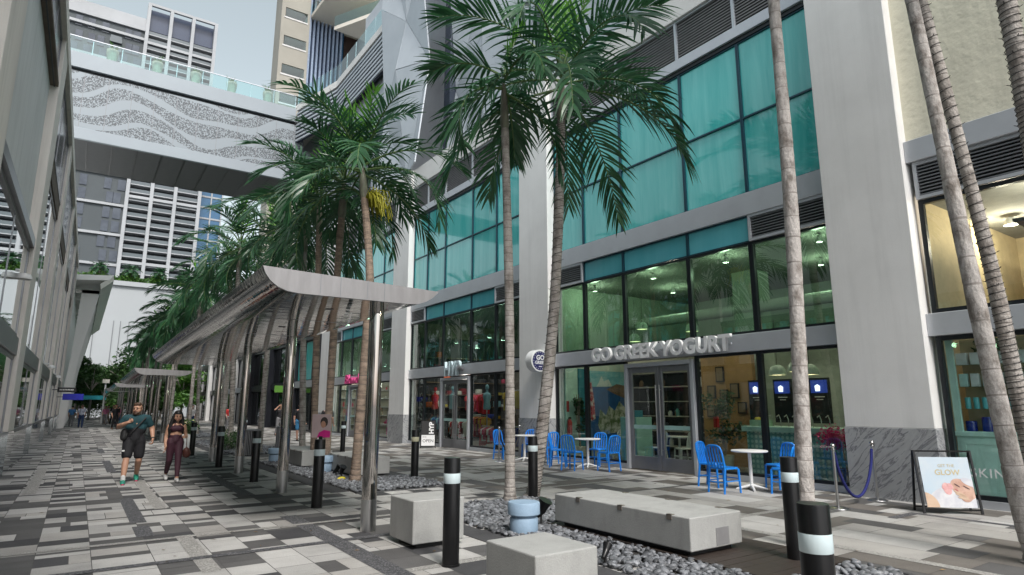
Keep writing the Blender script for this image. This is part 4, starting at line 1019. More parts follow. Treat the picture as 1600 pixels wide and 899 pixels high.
bench(2.93,3.55,3.93,4.62,.055,.50,'cube_seat','nearest speckled concrete cube seat cut by the bottom edge','seat')
bench(5.42,6.29,4.56,6.83,.10,.44,'concrete_bench','long pale concrete bench on the dark timber platform in the first planting bed','bench',clips=3,plate=True)
bench(5.32,6.15,13.9,15.95,.06,.44,'concrete_bench','pale concrete bench in the second pebble bed behind the near canopy post','bench',clips=4)
bench(4.95,5.75,16.75,18.95,.06,.44,'concrete_bench','concrete bench farther back in the second pebble bed, behind the wire wound trunks','bench',clips=4)

def mushroom(x,y,lab):
    t=thing('bollard_light',lab,'light',(x,y,0),group='blue grey mushroom lights')
    q=MB(); q.lathe([(.175,0),(.18,.01),(.18,.20),(.172,.215),(.0,.215)],28); q.build('body','bollard_blue',t,smooth=True)
    q=MB(); q.cyl(0,0,.21,.25,.155,24); q.build('neck','bollard_blue',t)
    q=MB(); q.lathe([(.0,.245),(.195,.245),(.205,.255),(.205,.385),(.195,.40),(.0,.402)],32); q.build('cap','bollard_blue',t,smooth=True)
mushroom(4.83,6.72,'blue grey mushroom light in the first pebble bed beside the slim palm')
mushroom(5.15,15.55,'blue grey mushroom light left of the bench in the second pebble bed')
mushroom(4.86,19.0,'farthest blue grey mushroom light at the back of the second pebble bed')
def flood(x,y,rz,lab,s=1):
    t=thing('ground_spotlight',lab,'spotlight',(x,y,0),rz,group='black ground spotlights')
    q=MB(); q.tube([(0,0,0),(0,0,.14*s)],.016,8); q.box(-.05,.05,-.03,.03,0,.02); q.build('stake','black_matte',t)
    q=MB(); q.tube([(.0,.06,.13*s),(.0,-.01,.20*s),(0,-.03,.24*s),(0,-.07,.31*s)],[.035*s,.055*s,.06*s,.085*s],12); q.build('head','black_paint',t,smooth=True)
flood(5.28,6.95,.5,'black ground spotlight aimed up beside the blue mushroom light',1.15)
flood(4.62,5.0,2.0,'stubby black ground spotlight in the pebbles in front of the long bench',.62)
flood(5.05,14.4,1.0,'black ground spotlight before the bench in the second pebble bed',.8); flood(5.0,13.9,.2,'second black ground spotlight in the second pebble bed, beside a yellow scrap',.9); flood(5.0,18.2,1.2,'black ground spotlight at the farther bench of the second pebble bed',.8)
q=MB(); q.sphere((4.9,13.6,.05),.08,8,(1.2,.7,.55)); one(q,'yellow_scrap',col('yellow_scrap',(.60,.50,.03),.6),'small crumpled yellow wrapper on the pebbles by a spotlight','litter',smooth=True)

# trash bins with ribs, planter
def bin_(x,y,lab):
    t=thing('trash_bin',lab,'trash bin',(x,y,0),group='dark ribbed trash bins')
    q=MB(); q.cyl(0,0,0,.80,.20,20); q.build('liner','black_matte',t)
    q=MB()
    for k in range(26):
        a=2*math.pi*k/26; q.box(.225*math.cos(a)-.011,.225*math.cos(a)+.011,.225*math.sin(a)-.011,.225*math.sin(a)+.011,.03,.82)
    q.lathe([(.21,.80),(.245,.80),(.245,.85),(.15,.86),(.15,.84)],24); q.build('slatted_shell','alu_dark',t)
bin_(4.85,22.0,'dark ribbed trash bin right of the low hedge'); bin_(6.4,24.2,'second dark ribbed trash bin near the wire wound trunks')
t=thing('flower_planter','white box planter with dark leaves and pale flowers beside the walking woman','planter',(3.35,25.2,0))
q=MB(); q.box(-.25,.25,-.25,.25,0,.62); q.build('box','white_paint',t,bevel=.02)
q=MB(); r=random.Random(2); leaf_cloud(q,(0,0,.85),(.38,.38,.32),420,.08,.16,r); q.build('foliage','tree_leaf',t,fix=False)
q=MB(); leaf_cloud(q,(0,0,.98),(.33,.33,.2),60,.05,.08,r); q.build('flowers',col('cream_flower',(.62,.55,.25),.7),t,fix=False)

# ------------------------------------------------------------------ blue cafe chairs and tables
def make_chair(c='blue_paint',name='cafe_chair',lab='',cat='chair',group='blue metal chairs outside the yogurt shop'):
    t=thing(name,lab,cat,group=group)          # faces +y, backrest at -y
    q=MB(); q.prism([(-.20,-.19),(.20,-.19),(.205,.15),(.15,.21),(-.15,.21),(-.205,.15)],'z',.43,.465); q.build('seat',c,t,bevel=.008,seg=2)
    for sx in (-1,1):
        q=MB(); q.tube([(sx*.185,.18,.44),(sx*.195,.20,0)],[.023,.018],8); q.build('leg',c,t,smooth=True)
        q=MB(); q.tube([(sx*.185,-.18,.44),(sx*.195,-.225,0)],[.023,.018],8); q.build('leg',c,t,smooth=True)
    q=MB(); pts=[(-.187,-.18,.44),(-.19,-.21,.62),(-.185,-.24,.76),(-.155,-.25,.835),(-.09,-.255,.862),(0,-.257,.868),(.09,-.255,.862),(.155,-.25,.835),(.185,-.24,.76),(.19,-.21,.62),(.187,-.18,.44)]
    q.tube(pts,.021,8); b=q.build('back_frame',c,t,smooth=True)
    q=MB()
    for x in (-.108,-.036,.036,.108): q.tube([(x,-.182,.455),(x,-.215,.62),(x*1.0,-.245,.76),(x,-.254,.858)],.0165,6)
    q.build('back_slats',c,b,smooth=True)
    q=MB(); q.tube([(-.192,.19,.22),(-.192,-.205,.22)],.011,6); q.tube([(.192,.19,.22),(.192,-.205,.22)],.011,6); q.tube([(-.19,.195,.26),(.19,.195,.26)],.011,6); q.tube([(-.192,-.205,.20),(.192,-.205,.20)],.014,6); q.build('stretchers',c,t,smooth=True)
    return t
ch0=make_chair()
def face(x,y,tx,ty): return math.atan2(ty-y,tx-x)-math.pi/2
CH=[(10.78,8.42,10.95,7.65,'blue chair on the far left of the right hand cafe table'),(10.22,7.72,10.95,7.65,'blue chair with its slatted back to the viewer at the right hand cafe table'),(10.98,6.92,10.95,7.65,'nearest blue chair at the right of the right hand cafe table'),(11.62,7.45,10.95,7.65,'blue chair tucked behind the right hand cafe table by the tiled counter window'),
 (10.55,12.55,11.3,12.8,'blue chair showing its slatted back at the cafe table left of the doors'),(11.15,11.85,11.15,12.8,'blue chair facing left, nearest the glass doors'),(10.75,13.35,11.3,12.8,'blue chair on the left side of the cafe table left of the doors'),(11.75,12.95,11.3,12.8,'blue chair behind the white table in front of the painting window'),
 (11.1,14.25,11.1,15.4,'blue chair facing left beside the fire extinguisher window'),(10.9,16.25,11.1,15.4,'leftmost blue chair in front of the clothes shop window'),(11.55,15.75,11.1,15.4,'blue chair against the stone plinth between the shops')]
for i,(x,y,tx,ty,lab) in enumerate(CH):
    if i==0: ch0.location=(x,y,0); ch0.rotation_euler=(0,0,face(x,y,tx,ty)); ch0['label']=lab
    else: dup(ch0,(x,y,0),face(x,y,tx,ty),lab)
tb0=None
for i,(x,y,lab) in enumerate([(10.95,7.65,'round white cafe table among the chairs right of the glass doors'),(11.3,12.8,'round white cafe table left of the glass doors'),(11.1,15.4,'round white cafe table half hidden behind the bollard and leaning palm')]):
    if tb0 is None:
        tb0=thing('cafe_table',lab,'table',(x,y,0),group='white cafe tables')
        q=MB(); q.lathe([(.0,.715),(.33,.715),(.345,.725),(.345,.742),(.335,.748),(0,.748)],36); q.build('tabletop','white_paint',tb0,smooth=True)
        q=MB(); q.cyl(0,0,.04,.716,.034,16); q.build('column','white_paint',tb0,smooth=True)
        q=MB()
        for k in range(4):
            a=math.pi/4+k*math.pi/2; q.tube([(.02*math.cos(a),.02*math.sin(a),.085),(.16*math.cos(a),.16*math.sin(a),.05),(.29*math.cos(a),.29*math.sin(a),.015)],[.03,.025,.018],8)
        q.build('base','white_paint',tb0,smooth=True)
    else: dup(tb0,(x,y,0),label=lab)

# ------------------------------------------------------------------ rope barriers
st0=None
for (x,y,lab) in [(10.11,5.52,'chrome stanchion holding the left end of the blue rope'),(11.55,5.60,'chrome stanchion leaning against the grey stone plinth at the right end of the blue rope'),(10.28,15.53,'chrome stanchion seen beside the slim palm trunk'),(11.62,16.4,'chrome stanchion by the stone plinth left of the round sign')]:
    if st0 is None:
        st0=thing('stanchion',lab,'stanchion',(x,y,0),group='chrome rope stanchions')
        q=MB(); q.lathe([(0,.032),(.10,.03),(.155,.012),(.16,0)],28); q.build('base','steel_brushed',st0,smooth=True)
        q=MB(); q.cyl(0,0,.02,.90,.024,14); q.build('pole','steel_brushed',st0,smooth=True)
        q=MB(); q.lathe([(.03,.895),(.034,.91),(.03,.925),(.018,.93)],14); q.sphere((0,0,.965),.042,14); q.build('finial','steel_mirror',st0,smooth=True)
    else: dup(st0,(x,y,0),label=lab)
def rope(a,b,z,sag,m,lab):
    q=MB(); pts=[]
    for i in range(25):
        t=i/24; p=Vector(a).lerp(Vector(b),t); pts.append((p.x,p.y,z-sag*(1-(2*t-1)**2)**.72*(1+0*t)))
    q.tube(pts,.024,10); o=one(q,'barrier_rope',m,lab,'rope',smooth=True); return o
rope((10.14,5.52,0),(11.52,5.60,0),.86,.74,col('rope_blue',(.012,.018,.16),.75,bump=.5,scale=30),'deep blue velvet rope sagging between two chrome stanchions')
rope((10.31,15.55,0),(11.6,16.35,0),.86,.60,'black_matte','black rope hanging behind the blue chairs')

# ------------------------------------------------------------------ sandwich boards
def aframe(name,loc,rz,w,h,lab,fm='black_paint',lean=.16):
    t=thing(name,lab,'sign board',loc,rz); q=MB()
    for s in (-1,1):
        for x in (-w/2,w/2): q.bar((x,s*lean,0),(x,s*.015,h),.028,.028)
        q.bar((-w/2,s*lean*.93,.06),(w/2,s*lean*.93,.06),.022,.022); q.bar((-w/2,s*.02,h-.012),(w/2,s*.02,h-.012),.022,.022)
    q.build('frame',fm,t); return t
yaw=math.atan2(-.54,.58)
t=aframe('sandwich_board',(11.14,4.38,0),yaw,.80,.92,'black framed sandwich board with a pale blue beauty poster in front of the mint cabinet')
tilt=math.atan2(.145,.92)
def tilted(mb,name,m,parent,off,smooth=False):
    o=mb.build(name,m,parent,smooth=smooth); o.location=(0,-.16-off,0); o.rotation_euler=(-tilt,0,0); return o
q=MB(); q.box(-.35,.35,-.008,.0,.09,.83); bd=tilted(q,'poster_board',col('poster_blue',(.42,.55,.66),.4,col2=(.55,.60,.64),scale=1.2),t,0)
def onboard(mb,name,m): o=mb.build(name,m,bd); return o
def ell(cx,cz,rx,rz,rot,d,name,m,a0=0,a1=360,n=28):
    pts=[]
    for k in range(n):
        a=R(a0+(a1-a0)*k/(n-1 if a1-a0<360 else n)); x,z=rx*math.cos(a),rz*math.sin(a); c,s=math.cos(R(rot)),math.sin(R(rot)); pts.append((min(.348,max(-.348,cx+x*c-z*s)),min(.828,max(.092,cz+x*s+z*c))))
    q=MB(); q.prism(pts,'y',-.0085-.002*d-.0015,-.0085-.002*d); onboard(q,name,m)
ell(.02,.10,.37,.30,8,0,'white_robe',col('poster_white',(.66,.66,.68),.5,col2=(.52,.53,.58),scale=5,thr=(.42,.6)))
ell(-.30,.17,.16,.10,-50,1,'shoulder',col('poster_tan',(.55,.38,.26),.5,col2=(.62,.46,.34),scale=6))
ell(.20,.36,.19,.125,-38,1,'face',col('poster_face',(.62,.42,.33),.5,col2=(.48,.28,.21),scale=6,thr=(.4,.62)))
ell(.30,.46,.12,.05,-25,2,'hair_band','poster_white')
ell(.23,.25,.085,.075,20,2,'hand',col('poster_brown',(.42,.24,.18),.5,col2=(.56,.36,.27),scale=9)); ell(.14,.30,.09,.018,-30,3,'finger','poster_tan'); ell(.16,.265,.09,.017,-22,3,'finger','poster_tan'); ell(.18,.23,.08,.016,-12,3,'finger','poster_tan')
ell(-.02,.345,.055,.07,20,1,'pink_flower',col('poster_pink',(.62,.26,.27),.5,col2=(.70,.45,.43),scale=14)); ell(-.05,.40,.04,.055,-30,2,'petal','poster_pink'); ell(.02,.40,.035,.05,40,2,'petal','poster_pink')
ell(.12,.415,.045,.009,-35,3,'closed_eye',col('poster_lash',(.10,.05,.045),.5)); ell(.245,.385,.05,.009,-30,3,'closed_eye','poster_lash'); ell(.10,.345,.03,.012,-40,3,'lips',col('poster_lips',(.50,.16,.16),.5))
text_mesh('GLOW',.115,.001,'heading_text',col('gold_ink',(.55,.46,.26),.4),bd,(.02,-.010,.60),ROT_SOUTH,offset=.002)
text_mesh('GET THE',.06,.001,'small_heading_text','gold_ink',bd,(.02,-.010,.70),ROT_SOUTH)
t=aframe('sandwich_board',(11.38,22.2,0),R(-28),.56,1.05,'black and white sandwich board reading open beside the clothes shop doors')
tilt=math.atan2(.145,1.05)
q=MB(); q.box(-.26,.26,-.008,0,.50,1.03); bd=tilted(q,'black_panel','black_matte',t,.0)
text_mesh('HYP',.24,.002,'upright_text','white_paint',bd,(.13,-.010,.76),(R(90),R(-90),0),offset=.012)
q=MB(); q.box(-.255,.255,-.009,0,.09,.495); bd=tilted(q,'white_panel','white_paint',t,.0)
text_mesh('OPEN',.165,.002,'open_text','black_matte',bd,(0,-.011,.27),ROT_SOUTH)
text_mesh('NOW',.06,.002,'small_text','black_matte',bd,(-.14,-.011,.42),ROT_SOUTH)

# ------------------------------------------------------------------ far lamp post, kiosk awning, small signs
t=thing('lamp_post','slim white lamp post with square head before the leafy trees at the far end','lamp post',(2.02,70,0))
q=MB(); q.cyl(0,0,0,3.75,.07,10); q.build('pole','white_paint',t,smooth=True)
q=MB(); q.box(-.28,.28,-.2,.2,3.7,4.05); q.build('lamp_head',col('lamp_head_pale',(.75,.73,.66),.5),t)
t=thing('kiosk_awning','turquoise kiosk awning at the far end of the walk','awning',(1.0,86,0))
q=MB(); q.prism([(-1.7,2.3),(1.7,2.3),(1.5,2.75),(-1.5,2.75)],'y',-1.2,1.2); q.build('cloth',col('turquoise',(.02,.33,.40),.6),t)
for x in (-1.5,1.5):
    for y in (-1.1,1.1): q=MB(); q.cyl(x,y,0,2.3,.04,8); q.build('pole','white_paint',t)
t=thing('lime_sign','bright lime green hanging sign far down the dark shop fronts','sign',(11.3,43.9,2.5))
q=MB(); q.box(-.45,.2,-.06,.06,0,.45); q.build('panel',col('lime',(.09,.24,.03),.5),t); q=MB(); q.box(.2,.35,-.03,.03,.18,.26); q.build('bracket','black_matte',t)
# pots on the bridge terrace
pot0=None
for i,x in enumerate((-.5,1.93,4.15,6.35,8.7)):
    lab='cream planter on the bridge roof terrace, number %s from the left'%('one','two','three','four','five')[i] if False else ['leftmost','second from left','middle','second from right','rightmost'][i]+' cream planter behind the glass rail on top of the bridge'
    if pot0 is None:
        pot0=thing('terrace_planter',lab,'planter',(x,42.75,22.25),group='planters along the bridge railing')
        q=MB(); q.lathe([(.0,0),(.22,0),(.33,.75),(.33,.95),(.28,.95),(.27,.9),(0,.88)],18); q.build('pot',col('pot_cream',(.55,.52,.42),.7),pot0,smooth=True)
        q=MB(); r=random.Random(3)
        for k in range(40):
            a=r.uniform(0,6.28); l=r.uniform(.3,.62); d=Vector((math.cos(a)*r.uniform(.3,1),math.sin(a)*r.uniform(.3,1),r.uniform(.5,1.2))); p=Vector((0,0,.88)); s=Vector((-d.y,d.x,0)).normalized()*.035
            q.add([p-s,p+s,p+d*l*.6+s,p+d*l*.6-s,p+d*l-Vector((0,0,.08))],[(0,1,2,3),(3,2,4)])
        q.build('plant','hedge_leaf',pot0,fix=False)
    else: dup(pot0,(x,42.75,22.25),i*.9,lab)
# ================================================================== SHOP SIGNS
t=thing('shop_sign','raised pale metal letters reading Go Greek Yogurt along the band above the glass doors','sign',(11.97,10.85,2.98),0)
o=text_mesh('GO GREEK YOGURT',.50,.045,'letters',col('letter_metal',(.85,.86,.87),.5),t,(-.12,0,0),ROT_FACADE,offset=.02)
xs=[v.co.x for v in o.data.vertices]; wd=max(xs)-min(xs); f=4.60/wd; o.scale=(f,1,1)
q=MB(); q.box(-.065,-.012,-2.25,2.25,-.02,.02); q.build('mounting_rail','alu',t)
t=thing('round_blade_sign','round navy and white drum sign reading Go Greek on the pale pilaster','sign',(11.53,15.32,2.96))
q=MB(); q.tube([(0,-.16,0),(0,.16,0)],.335,40); q.build('drum','white_paint',t,smooth=50,bevel=.006)
q=MB(); q.tube([(0,-.168,0),(0,-.161,0)],.29,40); q.build('navy_face',col('navy',(.012,.014,.10),.4),t,smooth=50)
q=MB()
for k in range(20):
    a=2*math.pi*k/20; q.tube([(.25*math.cos(a),-.172,.25*math.sin(a)),(.25*math.cos(a),-.169,.25*math.sin(a))],.012,8)
q.build('dotted_ring','white_paint',t)
text_mesh('GO',.20,.003,'go_text','white_paint',t,(0,-.172,.09),ROT_SOUTH,offset=.006); text_mesh('GREEK',.135,.003,'greek_text','white_paint',t,(0,-.172,-.06),ROT_SOUTH,offset=.004)
q=MB(); q.box(-.06,.06,-.174,-.169,-.19,-.165); q.build('dash','white_paint',t)
q=MB(); q.tube([(.3,0,0),(.42,0,0)],.04,10); q.build('bracket','alu',t)
t=thing('shop_sign','blocky pale blue letters reading Hyp above the clothes shop doors','sign',(11.9,21.3,3.0))
o=text_mesh('HYP',.80,.05,'letters',col('ice_blue',(.62,.76,.82),.5),t,(0,0,0),ROT_FACADE,offset=.012); o.scale=(.86,1,1)
q=MB(); q.box(.05,.1,-.6,.6,-.05,.05); q.build('mounting_rail','alu',t)
q=MB(); q.tube([(.0,-.84,-.05),(-.25,-.84,.05)],[.06,.09],10); q.tube([(.06,-.6,.12),(.02,-.84,-.05)],.02,6); q.build('spotlight_arm','alu_dark',t)
t=thing('shop_sign','hot pink script letters reading Blowdryst above the salon doors','sign',(11.9,31.6,2.98))
o=text_mesh('Blowdryst',.72,.05,'letters',col('pink_letters',(.80,.10,.33),.5),t,(0,0,.0),ROT_FACADE,offset=-.004,shear=.18); xs=[v.co.x for v in o.data.vertices]; o.scale=(3.3/(max(xs)-min(xs)),1,1)
q=MB(); q.box(.05,.1,-1.5,1.5,-.05,.05); q.build('mounting_rail','alu',t)
# ================================================================== YOGURT SHOP INTERIOR
def bx(name,m,lab,cat,x0,x1,y0,y1,z0,z1,group=None,bevel=.006):
    q=MB(); q.box(x0,x1,y0,y1,z0,z1); return one(q,name,m,lab,cat,group=group,bevel=bevel)
def plant(x,y,h,lab,leaf='indoor_leaf',seed=1,w=.5,pot='pot_cream',n=480):
    t=thing('potted_plant',lab,'plant',(x,y,.02)); r=random.Random(seed)
    q=MB(); q.lathe([(0,0),(.17,0),(.22,.38),(.19,.38),(0,.34)],16); q.build('pot',pot,t,smooth=True)
    q=MB()
    for k in range(4): a=r.uniform(0,6.28); q.tube([(0,0,.3),(math.cos(a)*.08,math.sin(a)*.08,h*.5),(math.cos(a)*w*.5,math.sin(a)*w*.5,h*.9)],[.022,.016,.006],6)
    q.build('stem','trunk_brown',t)
    q=MB()
    for k in range(9): a=r.uniform(0,6.28); d=r.uniform(0,w*.7); leaf_cloud(q,(math.cos(a)*d,math.sin(a)*d,h*r.uniform(.42,.95)),(w*.42,w*.42,w*.42),n//9,.07,.17,r)
    q.build('foliage',leaf,t,fix=False)
bx('mint_wall_panel','mint_pale','pale mint wall panel inside the left window of the yogurt shop','panel',12.3,12.80,14.90,14.96,.02,2.75)
bx('teal_wall_panel','teal_wall','deep teal wall panel beside the painting inside the yogurt shop','panel',12.80,13.28,14.86,14.96,.02,2.75)
plant(12.62,14.62,2.15,'tall leafy plant before the mint wall panel in the yogurt shop window',seed=3,w=.34)
t=thing('fire_extinguisher','red fire extinguisher hanging on the mint panel below a small sign','fire extinguisher',(12.36,14.80,.75))
q=MB(); q.lathe([(0,0),(.075,0),(.08,.03),(.08,.36),(.05,.43),(.02,.46),(0,.46)],16); q.build('cylinder',col('ext_red',(.42,.012,.012),.35),t,smooth=True)
q=MB(); q.box(-.03,.05,-.02,.02,.46,.52); q.tube([(-.02,0,.5),(-.09,0,.42),(-.09,0,.2)],.012,6); q.build('valve','black_matte',t)
q=MB(); q.box(12.33,12.41,14.875,14.898,1.42,1.75); one(q,'extinguisher_notice','ext_red','narrow red notice above the fire extinguisher','notice')
# wall painting: sea, cliff, white houses, flowers, in plain flat shapes
t=thing('mural','large blue painting of a sea cliff with white houses inside the yogurt shop','painting',(14.05,14.90,.6),0)
def mu(poly,d,name,m): q=MB(); q.prism([(-a,b) for a,b in poly],'y',-d,-d+.004); q.build(name,m,t)
q=MB(); q.box(-.85,.75,0,.04,0,2.1); q.build('canvas',col('mural_sea',(.015,.07,.22),.6,col2=(.02,.11,.30),scale=3),t)
mu([(-.75,1.6),(.85,1.6),(.85,2.1),(-.75,2.1)],.006,'painted_sky',col('mural_sky',(.10,.36,.45),.6,col2=(.22,.45,.50),scale=4))
mu([(-.2,1.62),(-.05,1.85),(.15,1.78),(.25,1.95),(.4,1.7),(.5,1.6)],.012,'painted_clouds',col('mural_white',(.55,.60,.60),.7,col2=(.40,.50,.52),scale=12))
mu([(-.75,1.25),(-.75,1.66),(-.4,1.7),(.05,1.52),(-.3,1.38)],.012,'painted_cliff',col('mural_cliff',(.20,.12,.07),.7,col2=(.10,.07,.05),scale=9))
mu([(-.75,.2),(-.75,.95),(-.5,1.15),(-.3,.85),(-.05,1.0),(.1,.7),(.35,.9),(.45,.4),(.3,.1)],.012,'painted_houses',col('mural_house',(.50,.52,.46),.7,col2=(.10,.16,.07),scale=5,thr=(.42,.58)))
mu([(.55,.6),(.85,.5),(.85,1.7),(.7,1.75),(.6,1.2)],.018,'painted_flowers',col('mural_red',(.33,.02,.04),.7,col2=(.55,.52,.50),scale=7,thr=(.45,.6)))
bx('mint_counter','mint_paint','plain mint counter box left of the glass doors','counter',12.35,12.95,12.02,12.62,.02,1.30); bx('register','teal_wall','small teal cash register on the mint counter','register',12.45,12.75,12.15,12.45,1.30,1.48)
# shelf unit seen through the doors
t=thing('shelf_unit','dark wall shelf unit with pale shelf boards seen through the glass doors','shelf',(15.4,13.2,.02))
q=MB(); q.box(.02,.1,-2.3,1.65,0,2.9); q.build('back',col('shelf_dark',(.02,.019,.018),.7),t)
for k in range(6): q=MB(); q.box(-.35,.02,-2.3,1.65,.35+.45*k,.38+.45*k); q.build('shelf_board',col('shelf_pale',(.40,.38,.33),.6),t)
q=MB()
for y in (-2.3,-.95,.4,1.62): q.box(-.35,.02,y,y+.03,0,2.9)
q.build('uprights','shelf_dark',t)
r=random.Random(5); jc=[col('jar_white',(.5,.5,.48),.4),col('jar_brown',(.16,.09,.05),.4),col('jar_teal',(.10,.30,.28),.4)]
for k in range(24):
    b=k%5; y=11.1+r.uniform(0,3.6); q=MB(); h=r.uniform(.14,.26); z=.40+.45*b; q.lathe([(0,0),(.07,0),(.075,h*.7),(.04,h*.85),(.04,h),(0,h)],10,(15.2,y,z)); one(q,'shelf_jar',jc[k%3],'small jar on the dark shelf unit behind the glass doors','jar',group='jars on the shelf unit',smooth=True)
# white chairs and table inside
wc=None
for i,(x,y,a,lab) in enumerate([(13.3,12.2,.3,'white chair seen through the left door leaf'),(13.6,11.5,1.2,'white chair seen through the right door leaf'),(13.6,13.9,2.0,'white chair below the painting')]):
    if wc is None: wc=make_chair('white_paint','dining_chair',lab,'chair','white chairs inside the yogurt shop'); wc.location=(x,y,.02); wc.rotation_euler=(0,0,a)
    else: dup(wc,(x,y,.02),a,lab)
dup(tb0,(13.4,13.3,.02),label='round white table under the painting inside the yogurt shop',group='indoor tables')
dup(tb0,(14.0,12.0,.02),label='round white table behind the glass doors inside the yogurt shop',group='indoor tables')
# warm wall with frames, big plant, tiled counter, menu screens
bx('warm_wall_panel',col('warm_wall',(.42,.24,.10),.8),'orange brown wall with small frames inside the yogurt shop','panel',14.6,14.75,9.95,11.6,.02,3.0)
for i,(y,z,h) in enumerate([(10.95,2.25,.42),(11.25,1.8,.36),(10.85,1.7,.34),(10.5,1.8,.40),(11.3,1.3,.32),(10.3,1.4,.3)]):
    t=thing('picture_frame',['topmost small picture on the orange brown wall','picture at the upper left of the orange brown wall','middle small picture above the big plant','picture at the right above the big plant','lowest left small picture on the orange brown wall','lowest right small picture by the big plant'][i],'picture',(14.56,y,z),group='small pictures on the warm wall')
    q=MB(); q.box(0,.035,-.13,.13,0,h); q.build('frame','frame_black',t); q=MB(); q.box(-.004,0,-.10,.10,.03,h-.03); q.build('print',col('print_tan',(.25,.17,.10),.6),t)
plant(13.4,10.05,1.95,'wide bushy plant before the orange brown wall in the yogurt shop',seed=9,w=.62,n=700)
q=MB(); q.box(12.5,12.58,9.55,9.65,1.1,1.35); one(q,'red_notice','ext_red','small red card in the window right of the glass doors','notice')
def tiles():
    m,nt,b=base_mat('counter_tiles'); L=nt.links; b.inputs['Roughness'].default_value=.3
    tc=nn(nt,'ShaderNodeTexCoord'); mpn=nn(nt,'ShaderNodeMapping'); mpn.inputs['Scale'].default_value=(0,1,1); mpn.inputs['Location'].default_value=(.0556,0,0); L.new(tc.outputs['Object'],mpn.inputs[0])
    v=nn(nt,'ShaderNodeTexVoronoi',Scale=9.0); v.inputs['Randomness'].default_value=0; L.new(mpn.outputs[0],v.inputs['Vector'])
    r1=nn(nt,'ShaderNodeValToRGB'); cr=r1.color_ramp; cr.interpolation='CONSTANT'
    cr.elements[0].position=0; cr.elements[0].color=(.5,.62,.58,1); cr.elements[1].position=.13; cr.elements[1].color=(.015,.06,.08,1)
    for p,c in ((.22,(.38,.62,.58,1)),(.38,(.06,.20,.20,1)),(.45,(.40,.62,.58,1)),(.60,(.14,.36,.35,1))): e=cr.elements.new(p); e.color=c
    L.new(v.outputs['Distance'],r1.inputs[0]); L.new(r1.outputs[0],b.inputs['Base Color'])
tiles()
t=thing('tiled_counter','long serving counter with patterned teal tiles and a pale mint top','counter',(13.0,7.75,.02))
q=MB(); q.box(-.02,.7,-1.45,1.35,0,1.0); q.build('tiled_front','counter_tiles',t); q=MB(); q.box(-.12,.75,-1.48,1.42,1.0,1.12); q.build('countertop','mint_pale',t,bevel=.01)
for i,(y,lab) in enumerate([(9.65,'dark menu screen with a blue top, left of the palm trunk over the counter'),(8.94,'dark menu screen in the middle behind the tiled counter'),(8.0,'dark menu screen with a blue top at the right behind the tiled counter')]):
    t=thing('menu_screen',lab,'screen',(14.3,y,1.2),group='dark menu screens behind the counter')
    q=MB(); q.box(0,.06,-.24,.24,0,1.05); q.build('panel','frame_black',t)
    q=MB(); q.box(-.004,0,-.2,.2,.70,1.0); q.build('blue_picture','screen_blue',t); q=MB(); q.lathe([(0,0),(.05,0),(.06,.12),(0,.16)],10,(-.03,.02,.74)); q.build('white_cup','screen_white',t)
    q=MB(); q.box(-.004,0,-.12,.12,.60,.62); q.box(-.004,0,-.08,.08,.54,.555); q.build('menu_line','white_paint',t)
r=random.Random(6)
for k in range(12):
    y=6.45+k*.19; q=MB(); q.tube([(13.2,y,1.14),(13.2,y,1.30),(13.14,y,1.40),(13.05,y,1.36)],.012,6); one(q,'tap','steel_brushed','curved dispensing tap on the tiled counter','tap',group='taps on the counter',smooth=True)
t=thing('fruit_crate','pale green crate of yellow fruit on the left end of the tiled counter','crate',(13.15,8.8,1.14)); q=MB(); q.box(-.15,.15,-.22,.22,0,.14); q.build('crate',col('crate_green',(.36,.55,.40),.6),t)
q=MB()
for k in range(10): q.sphere((r.uniform(-.1,.1),r.uniform(-.17,.17),.16),.045,8)
q.build('fruit',col('fruit_yellow',(.60,.50,.05),.5),t,smooth=True)
t=thing('bougainvillea','magenta bougainvillea bush in a brown pot at the right end of the yogurt shop window','plant',(12.6,6.62,.02)); r=random.Random(4)
q=MB(); q.lathe([(0,0),(.16,0),(.2,.36),(.17,.36),(0,.32)],16); q.build('pot',col('pot_brown',(.10,.06,.04),.7),t,smooth=True)
q=MB(); q.tube([(0,0,.3),(0,.05,.7),(0,.1,.95)],.015,6); q.build('stem','trunk_brown',t)
q=MB()
for k in range(10): leaf_cloud(q,(r.uniform(-.1,.15),r.uniform(-.3,.5),r.uniform(.78,1.15)),(.16,.22,.16),90,.05,.10,r)
q.build('blossom','magenta_leaf',t,fix=False)
pl0=None
for i,(x,y,z,lab) in enumerate([(13.3,8.4,2.3,'pendant lamp over the counter, left of the palm trunk'),(13.3,7.92,2.36,'pendant lamp over the counter directly behind the palm trunk'),(13.3,7.62,2.28,'pendant lamp over the counter, right of the palm trunk'),(14.0,13.55,3.55,'pendant lamp with a lit rim behind the window over the doors'),(14.6,13.8,4.0,'higher pendant lamp behind the window over the doors'),(14.0,11.35,3.65,'pendant lamp behind the upper window right of the doors')]):
    if pl0 is None:
        pl0=thing('pendant_lamp',lab,'lamp',(x,y,z),group='dome pendant lamps in the yogurt shop')
        q=MB(); q.lathe([(.0,.24),(.06,.235),(.14,.19),(.185,.10),(.195,0),(.18,0),(.17,.09),(.12,.17),(0,.21)],24); q.build('shade',col('lamp_mint',(.42,.52,.45),.4),pl0,smooth=True)
        q=MB(); q.cyl(0,0,.01,.03,.165,20); q.build('bulb','lamp_soft',pl0)
        q=MB(); q.tube([(0,0,.24),(0,0,1.3)],.006,5); q.build('cord','black_matte',pl0)
    else: dup(pl0,(x,y,z),label=lab)
q=MB(); q.tube([(15.0,6.4,4.25),(15.0,14.9,4.25)],.16,14); one(q,'ceiling_duct',col('duct',(.52,.54,.50),.5),'long pale duct under the ceiling behind the upper yogurt shop windows','duct',smooth=True)
